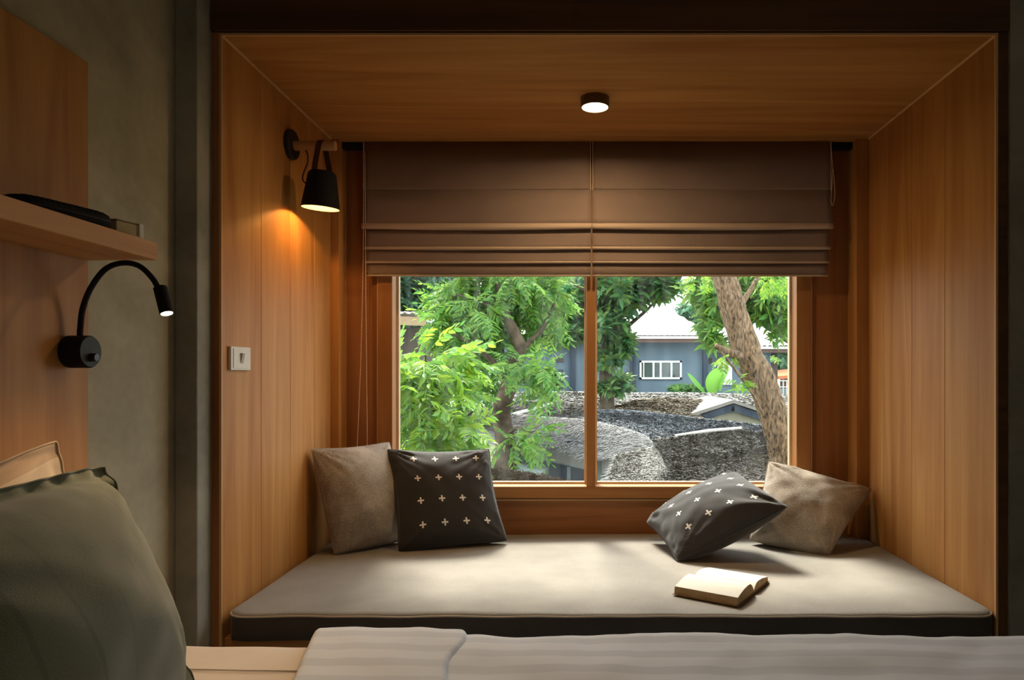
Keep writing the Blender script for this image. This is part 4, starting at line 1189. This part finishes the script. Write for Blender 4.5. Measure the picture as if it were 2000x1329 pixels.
MB().box(hx(1515, 25), hx(1600, 25), 25.2, 25.35, GZ, hz(760, 25)).build('footing', M['paleslab'], fc)

# ----------------------------------------------------------------- PLANTS
def leaflet(L, W):
    return np.array([[0,0,0],[.3*L,W*.42,.05*W],[.65*L,W*.40,.0],[L,0,-.12*L],[.65*L,-W*.40,0],[.3*L,-W*.42,.05*W]]), [(0,1,2,3),(0,3,4,5)]

def frond_mesh(npair, L, ll, lw, droop, rng, hang=.3):
    """compound leaf along +X, returns verts, quads (leaflets) and rachis pts"""
    V = []; Q = []
    pts = []
    for k in range(npair+1):
        t = (k+1)/(npair+1)
        c = np.array([L*t*(1-.12*droop*t), 0, -droop*L*t*t*.6]); pts.append(c)
        sides = (1, -1) if k < npair else (0,)
        for s in sides:
            sz = .75+.5*math.sin(math.pi*min(1, t*.9+.08))
            v, q = leaflet(ll*sz*rng.uniform(.85, 1.15), lw*sz)
            yaw = s*rng.uniform(.85, 1.2); pit = -hang-rng.uniform(-.15, .3)
            cy, sy = math.cos(yaw), math.sin(yaw); cp, sp = math.cos(pit), math.sin(pit)
            R = np.array([[cy,-sy,0],[sy,cy,0],[0,0,1]]) @ np.array([[cp,0,-sp],[0,1,0],[sp,0,cp]])
            roll = rng.uniform(-.4, .4); cr, sr = math.cos(roll), math.sin(roll)
            R = R @ np.array([[1,0,0],[0,cr,-sr],[0,sr,cr]])
            b0 = len(V)*1
            w_ = v @ R.T + c
            base = sum(len(a) for a in V); V.append(w_); Q += [tuple(i+base for i in f) for f in q]
    # rachis as a thin strip
    base = sum(len(a) for a in V)
    strip = []
    P0 = [np.zeros(3)]+pts
    for p in P0: strip += [p+np.array([0, .0025, 0]), p-np.array([0, .0025, 0])]
    V.append(np.array(strip)); Q += [(base+2*i, base+2*i+1, base+2*i+3, base+2*i+2) for i in range(len(P0)-1)]
    return np.concatenate(V), np.array(Q)

def frames(dirs, rng, roll=.35):
    d = dirs/np.linalg.norm(dirs, axis=1)[:, None]
    up = np.array([0,0,1.0])+rng.normal(0, roll, d.shape)
    up = up-d*(up*d).sum(1)[:, None]; up /= np.linalg.norm(up, axis=1)[:, None]
    sd = np.cross(up, d)
    return np.stack([d, sd, up], axis=2)    # columns

def scatter(protos, pts, dirs, scales, rng, roll=.35):
    R = frames(dirs, rng, roll); Vs = []; Qs = []; base = 0
    for i in range(len(pts)):
        v, q = protos[i % len(protos)]
        w_ = (v*scales[i]) @ R[i].T + pts[i]
        Vs.append(w_); Qs.append(q+base); base += len(v)
    return np.concatenate(Vs), np.concatenate(Qs)

def blob_points(blobs, rng):
    """blobs: (px,py,y,rx_px,rz_px,ry_m,n)"""
    pts = []; dirs = []
    for (px, py, y, rx, rz, ry, n) in blobs:
        c = np.array(P(px, py, y)); r = np.array([rx*y/F, ry, rz*y/F])
        v = rng.normal(0, 1, (n, 3)); v /= np.linalg.norm(v, axis=1)[:, None]
        rad = rng.uniform(.25, 1, n)[:, None]**.5
        pts.append(c+v*rad*r)
        dd = v*np.array([1, 1, .6])+rng.normal(0, .45, (n, 3)); dd[:, 2] -= .15
        dirs.append(dd)
    return np.concatenate(pts), np.concatenate(dirs)

def simple_leaf(L, W):
    v, q = leaflet(L, W); return v, np.array(q)

def rosette(n, L, W, rng):
    """tuft of simple leaves"""
    V = []; Q = []; b0 = 0
    for k in range(n):
        v, q = leaflet(L*rng.uniform(.7, 1.15), W*rng.uniform(.8, 1.2))
        yaw = 2*math.pi*k/n+rng.uniform(-.4, .4); pit = rng.uniform(-.5, .5)
        cy, sy = math.cos(yaw), math.sin(yaw); cp, sp = math.cos(pit), math.sin(pit)
        R = np.array([[cy,-sy,0],[sy,cy,0],[0,0,1]]) @ np.array([[cp,0,-sp],[0,1,0],[sp,0,cp]])
        V.append(v @ R.T); Q += [tuple(i+b0 for i in f) for f in q]; b0 += len(v)
    return np.concatenate(V), np.array(Q)

def leaf_objects(protos, pts, dirs, scales, rng, mat, parent, name='leaf'):
    meshes = []
    for v, q in protos:
        me = bpy.data.meshes.new('leaf')
        me.from_pydata([tuple(a) for a in v], [], [tuple(int(k) for k in f) for f in q]); me.materials.append(mat); meshes.append(me)
    R = frames(dirs, rng)
    inv = Matrix.Translation(-parent.location)
    for i in range(len(pts)):
        o = bpy.data.objects.new(name, meshes[i % len(meshes)]); COL.objects.link(o)
        m = Matrix([[R[i][a][b_]*scales[i] for b_ in range(3)]+[float(pts[i][a])] for a in range(3)]+[[0,0,0,1]])
        o.parent = parent; o.matrix_parent_inverse = inv; o.matrix_basis = m

def tree(name, label, trunk, branches, blobs, protos, mat, bark, cat='tree', group=None, scale=(.8, 1.2), parts=0, seed=0, jit=.12, roll=.35):
    rng = np.random.default_rng(seed)
    base = Vector(trunk[0][0]); 
    root = empty(name, (base.x, base.y, GZ), label, cat, group)
    def limb(nm, pts, n, sides):
        path = smooth_path([p for p, r in pts], n)
        rad = np.interp(np.linspace(0, 1, n), np.linspace(0, 1, len(pts)), [r for p, r in pts])
        path = [p+Vector((noise.noise(p*2.1), noise.noise(p*2.3+Vector((5, 1, 2))), 0))*rad[i]*.5 for i, p in enumerate(path)]
        return MB().tube(path, list(rad), sides, jitter=jit, seed=seed).build(nm, bark, root, smooth=True)
    limb('trunk', trunk, 40, 16)
    for br in branches: limb('branch', br, 18, 8)
    if blobs:
        pts, dirs = blob_points(blobs, rng)
        sc_ = rng.uniform(scale[0], scale[1], len(pts))
        order = np.argsort(pts[:, 1]) if parts else None
        if parts:
            near, rest = order[:parts], order[parts:]
            leaf_objects(protos, pts[near], dirs[near], sc_[near], rng, mat, root)
        else: rest = np.arange(len(pts))
        if len(rest):
            V, Q = scatter(protos, pts[rest], dirs[rest], sc_[rest], rng, roll)
            o = np_mesh('foliage', V, Q, mat, root); o['kind'] = 'stuff'
    return root

rg = np.random.default_rng(5)
fr_near = [frond_mesh(5, .26, .085, .036, .6, rg) for _ in range(5)]
fr_tree = [frond_mesh(6, .34, .095, .034, .7, rg) for _ in range(5)]
fr_small = [frond_mesh(4, .11, .045, .02, .6, rg) for _ in range(4)]
tuft_big = [rosette(7, .22, .085, rg) for _ in range(4)]
tuft_far = [rosette(6, .30, .12, rg) for _ in range(4)]
tuft_mid = [rosette(6, .17, .06, rg) for _ in range(4)]

# near compound-leaved plant at the window
tree('leafy_sapling', 'bright green compound-leaved sapling close outside the window behind the cross cushion', [(P(840, 1500, 5.2)*1, .03), (P(838, 1000, 5.2), .026), (P(845, 800, 5.2), .016), (P(830, 690, 5.2), .008)],
     [[(P(842, 900, 5.2), .014), (P(880, 840, 5.2), .01), (P(930, 800, 5.1), .005)], [(P(842, 850, 5.2), .012), (P(805, 780, 5.2), .009), (P(790, 700, 5.2), .004)],
      [(P(844, 780, 5.2), .01), (P(880, 720, 5.3), .007), (P(900, 680, 5.3), .004)]],
     [(830, 708, 5.2, 52, 34, .4, 44), (885, 712, 5.3, 30, 28, .4, 22), (800, 760, 5.2, 45, 45, .4, 36), (862, 772, 5.3, 48, 32, .4, 36), (825, 830, 5.1, 65, 42, .4, 46), (890, 840, 5.1, 45, 24, .3, 26),
      (810, 890, 5.0, 60, 45, .3, 34), (865, 900, 5.0, 45, 30, .3, 26), (770, 740, 5.2, 20, 45, .3, 20)],
     fr_near, M['leaf_near'], M['bark'], cat='sapling', parts=290, seed=21, scale=(.75, 1.15))

# main tree on the left
T = 8.6
tree('feathery_tree', 'light green feathery-leaved tree with curved brown trunk in the left pane', [(P(990, 1250, T), .20), (P(990, 930, T), .20), (P(985, 870, T), .125), (P(984, 800, T), .108), (P(997, 735, T), .10), (P(1018, 685, T), .085), (P(1000, 640, T), .068), (P(978, 598, T), .05), (P(970, 540, T), .03), (P(950, 470, T), .015)],
     [[(P(990, 745, T), .05), (P(960, 705, T-.2), .035), (P(920, 672, T-.3), .02), (P(880, 650, T-.4), .01)], [(P(1018, 685, T), .04), (P(1060, 640, T+.3), .03), (P(1090, 580, T+.5), .015)],
      [(P(985, 615, T), .03), (P(940, 590, T), .02), (P(890, 575, T), .01)], [(P(988, 850, T), .03), (P(1010, 838, T-.3), .018), (P(1040, 845, T-.5), .008)], [(P(990, 760, T), .03), (P(1035, 735, T-.4), .018), (P(1070, 720, T-.6), .008)]],
     [(912, 605, T+.6, 55, 46, .5, 180), (950, 570, T+.8, 60, 42, .6, 180), (1040, 575, T+.8, 55, 45, .6, 170), (868, 645, T+.3, 26, 26, .4, 50), (920, 655, T+.4, 52, 30, .4, 90), (1045, 640, T+.8, 38, 30, .4, 50),
      (945, 715, T+.5, 45, 24, .4, 75), (930, 555, T+.7, 45, 28, .6, 80), (1000, 708, T-.4, 36, 10, .3, 24), (1058, 722, T-.5, 26, 12, .3, 24), (930, 762, T+.4, 28, 16, .3, 28), (1060, 765, T-.4, 24, 5, .3, 9),
      (1005, 862, T-.5, 36, 5, .3, 18), (1036, 843, T-.5, 16, 5, .2, 7), (985, 490, T+.5, 105, 36, 1.0, 150), (930, 450, T+.5, 70, 40, 1., 60), (1000, 545, T, 30, 18, .3, 26), (930, 610, T-.2, 30, 22, .3, 26)],
     fr_tree, M['leaf_mid'], M['bark'], parts=290, seed=22)

# leaning trunk close outside
Y2 = 6.0
tree('leaning_tree', 'rough-barked leaning tree crossing the right pane', [(P(1560, 1400, Y2), .15), (P(1536, 960, Y2), .115), (P(1522, 860, Y2), .112), (P(1496, 770, Y2), .120), (P(1462, 690, Y2), .125), (P(1440, 620, Y2), .112), (P(1420, 560, Y2), .098), (P(1398, 500, Y2), .085), (P(1370, 400, Y2), .06)],
     [[(P(1452, 698, Y2-.05), .045), (P(1425, 690, Y2-.12), .034), (P(1398, 676, Y2-.2), .024)], [(P(1400, 678, Y2-.18), .012), (P(1432, 718, Y2-.2), .011), (P(1470, 770, Y2-.18), .010), (P(1492, 812, Y2-.1), .010)],
      [(P(1440, 610, Y2), .03), (P(1480, 540, Y2+.3), .02), (P(1500, 480, Y2+.4), .012)]],
     [(1446, 742, Y2-.3, 9, 8, .08, 7), (1420, 697, Y2-.1, 14, 5, .1, 5), (1497, 697, Y2+.1, 9, 3, .1, 4), (1505, 545, Y2+.3, 38, 16, .4, 34), (1375, 545, Y2+.4, 28, 14, .3, 16), (1480, 490, Y2+.3, 80, 26, .5, 40)],
     fr_small, M['leaf_near'], M['bark2'], parts=66, seed=23, jit=.22)

# broad-leaved tree between mullion and house roof
Y3 = 12.5
tree('broadleaf_tree', 'dark broad-leaved tree overhanging the blue house roof', [(P(1185, 1000, Y3), .16), (P(1185, 740, Y3), .12), (P(1190, 660, Y3), .10), (P(1180, 580, Y3), .08), (P(1190, 480, Y3), .05)],
     [[(P(1190, 665, Y3), .05), (P(1235, 630, Y3), .035), (P(1280, 590, Y3), .02), (P(1310, 560, Y3), .01)], [(P(1183, 600, Y3), .05), (P(1130, 560, Y3), .03), (P(1090, 545, Y3), .015)]],
     [(1210, 575, Y3, 55, 38, 1.0, 230), (1275, 560, Y3, 55, 28, .8, 150), (1190, 635, Y3, 38, 38, .8, 130), (1215, 670, Y3-.2, 22, 25, .5, 45), (1120, 600, Y3+.5, 45, 45, .8, 150), (1100, 655, Y3+.3, 40, 22, .6, 60), (1190, 700, Y3, 28, 22, .5, 45), (1215, 745, Y3, 18, 12, .4, 14), (1195, 755, Y3, 35, 12, .4, 40), (1230, 520, Y3, 120, 28, 1., 180), (1060, 640, Y3+.4, 30, 25, .5, 50)],
     tuft_big, M['leaf_big'], M['bark'], seed=24)
# dark-leaved tree behind the leaning trunk
Y4 = 10.5
tree('broadleaf_tree', 'glossy-leaved tree with yellow green tips behind the leaning trunk', [(P(1600, 1000, Y4), .16), (P(1580, 700, Y4), .12), (P(1540, 590, Y4), .09), (P(1480, 540, Y4), .06)],
     [[(P(1540, 595, Y4), .05), (P(1450, 590, Y4), .035), (P(1395, 620, Y4), .02), (P(1385, 680, Y4), .01)]],
     [(1400, 585, Y4, 40, 38, .8, 150), (1385, 635, Y4, 20, 28, .5, 55), (1395, 670, Y4, 20, 16, .4, 30), (1490, 590, Y4, 50, 40, .8, 190), (1530, 610, Y4, 26, 42, .6, 90), (1360, 560, Y4+.3, 30, 25, .6, 60), (1460, 545, Y4, 80, 25, .8, 140), (1450, 500, Y4, 110, 30, 1, 140), (1515, 650, Y4, 20, 16, .4, 14)],
     tuft_mid, M['leaf_mid'], M['bark'], seed=25)
# far trees
def far_tree(label, px, y, blobs, seed, protos=tuft_far, h0=760):
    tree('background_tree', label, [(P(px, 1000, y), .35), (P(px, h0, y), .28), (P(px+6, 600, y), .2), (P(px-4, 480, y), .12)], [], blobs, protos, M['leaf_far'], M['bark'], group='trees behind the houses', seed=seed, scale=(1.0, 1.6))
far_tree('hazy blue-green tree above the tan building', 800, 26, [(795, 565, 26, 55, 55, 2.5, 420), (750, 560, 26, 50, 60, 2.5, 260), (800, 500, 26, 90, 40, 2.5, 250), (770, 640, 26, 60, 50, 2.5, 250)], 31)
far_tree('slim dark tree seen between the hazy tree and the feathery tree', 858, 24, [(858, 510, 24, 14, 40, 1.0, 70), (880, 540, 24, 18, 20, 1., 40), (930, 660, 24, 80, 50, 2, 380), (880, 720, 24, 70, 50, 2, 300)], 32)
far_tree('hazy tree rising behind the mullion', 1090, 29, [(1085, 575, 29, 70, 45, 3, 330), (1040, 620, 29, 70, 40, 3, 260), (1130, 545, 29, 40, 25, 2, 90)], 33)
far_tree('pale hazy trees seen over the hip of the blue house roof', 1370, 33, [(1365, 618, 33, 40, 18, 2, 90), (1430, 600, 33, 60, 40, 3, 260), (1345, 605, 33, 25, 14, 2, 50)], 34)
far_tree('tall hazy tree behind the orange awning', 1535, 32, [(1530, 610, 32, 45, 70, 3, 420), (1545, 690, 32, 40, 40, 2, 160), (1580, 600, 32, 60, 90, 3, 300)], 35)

# shrub at the foot of the blue house, banana plant, low bush
def bush(label, px, py, y, rx, rz, n, seed, mat, protos):
    tree('garden_shrub', label, [(P(px, 830, y), .05), (P(px, py+10, y), .04), (P(px, py-rz*.6, y), .02)], [], [(px, py, y, rx, rz, .6, n)], protos, mat, M['bark'], cat='shrub', group='shrubs along the blue house', seed=seed)
bush('dark shrub against the blue wall under the broad-leaved tree', 1198, 752, 20.5, 32, 16, 90, 41, M['leaf_far'], tuft_big)
bush('low ground-hugging bush beside the banana plant', 1340, 761, 20.5, 36, 6, 60, 42, M['leaf_big'], tuft_big)
bush('dark shrub at the blue wall behind the feathery tree', 1075, 742, 20, 26, 18, 80, 43, M['leaf_big'], tuft_big)

def banana(px, py_base, y):
    root = empty('banana_plant', P(px, 800, y), 'banana plant with broad upright leaves by the white door panel', 'plant')
    MB().tube([P(px, 815, y), P(px, py_base, y)], [.09, .07], 10).build('stem', M['banana'], root, smooth=True)
    def leaf(p0, p1, w, bend, twist):
        n = 14; vs = []; fs = []
        a, b_ = Vector(p0), Vector(p1); d = b_-a
        for i in range(n+1):
            t = i/n; c_ = a+d*t+Vector(bend)*(t*t)
            ww = w*math.sin(math.pi*min(1, .08+t*.92))**.55*(1 if t < .97 else .4)
            sd = Vector((math.cos(twist), math.sin(twist), .05))
            vs += [c_-sd*ww+Vector((0, .12*ww, .25*ww)), c_, c_+sd*ww+Vector((0, .12*ww, .25*ww))]
        for i in range(n):
            k = 3*i; fs += [(k, k+1, k+4, k+3), (k+1, k+2, k+5, k+4)]
        MB().add(vs, fs).build('leaf', M['banana'], root, smooth=True)
    leaf(P(1392, 770, y), P(1398, 718, y), .26, (.10, 0, 0), .1)
    leaf(P(1406, 765, y), P(1416, 720, y), .16, (.16, .1, 0), 1.0)
    leaf(P(1375, 768, y), P(1346, 735, y), .10, (-.05, 0, .1), .5)
    leaf(P(1412, 768, y), P(1460, 755, y-.5), .15, (0, 0, -.1), 1.3)
banana(1396, 768, 20.0)
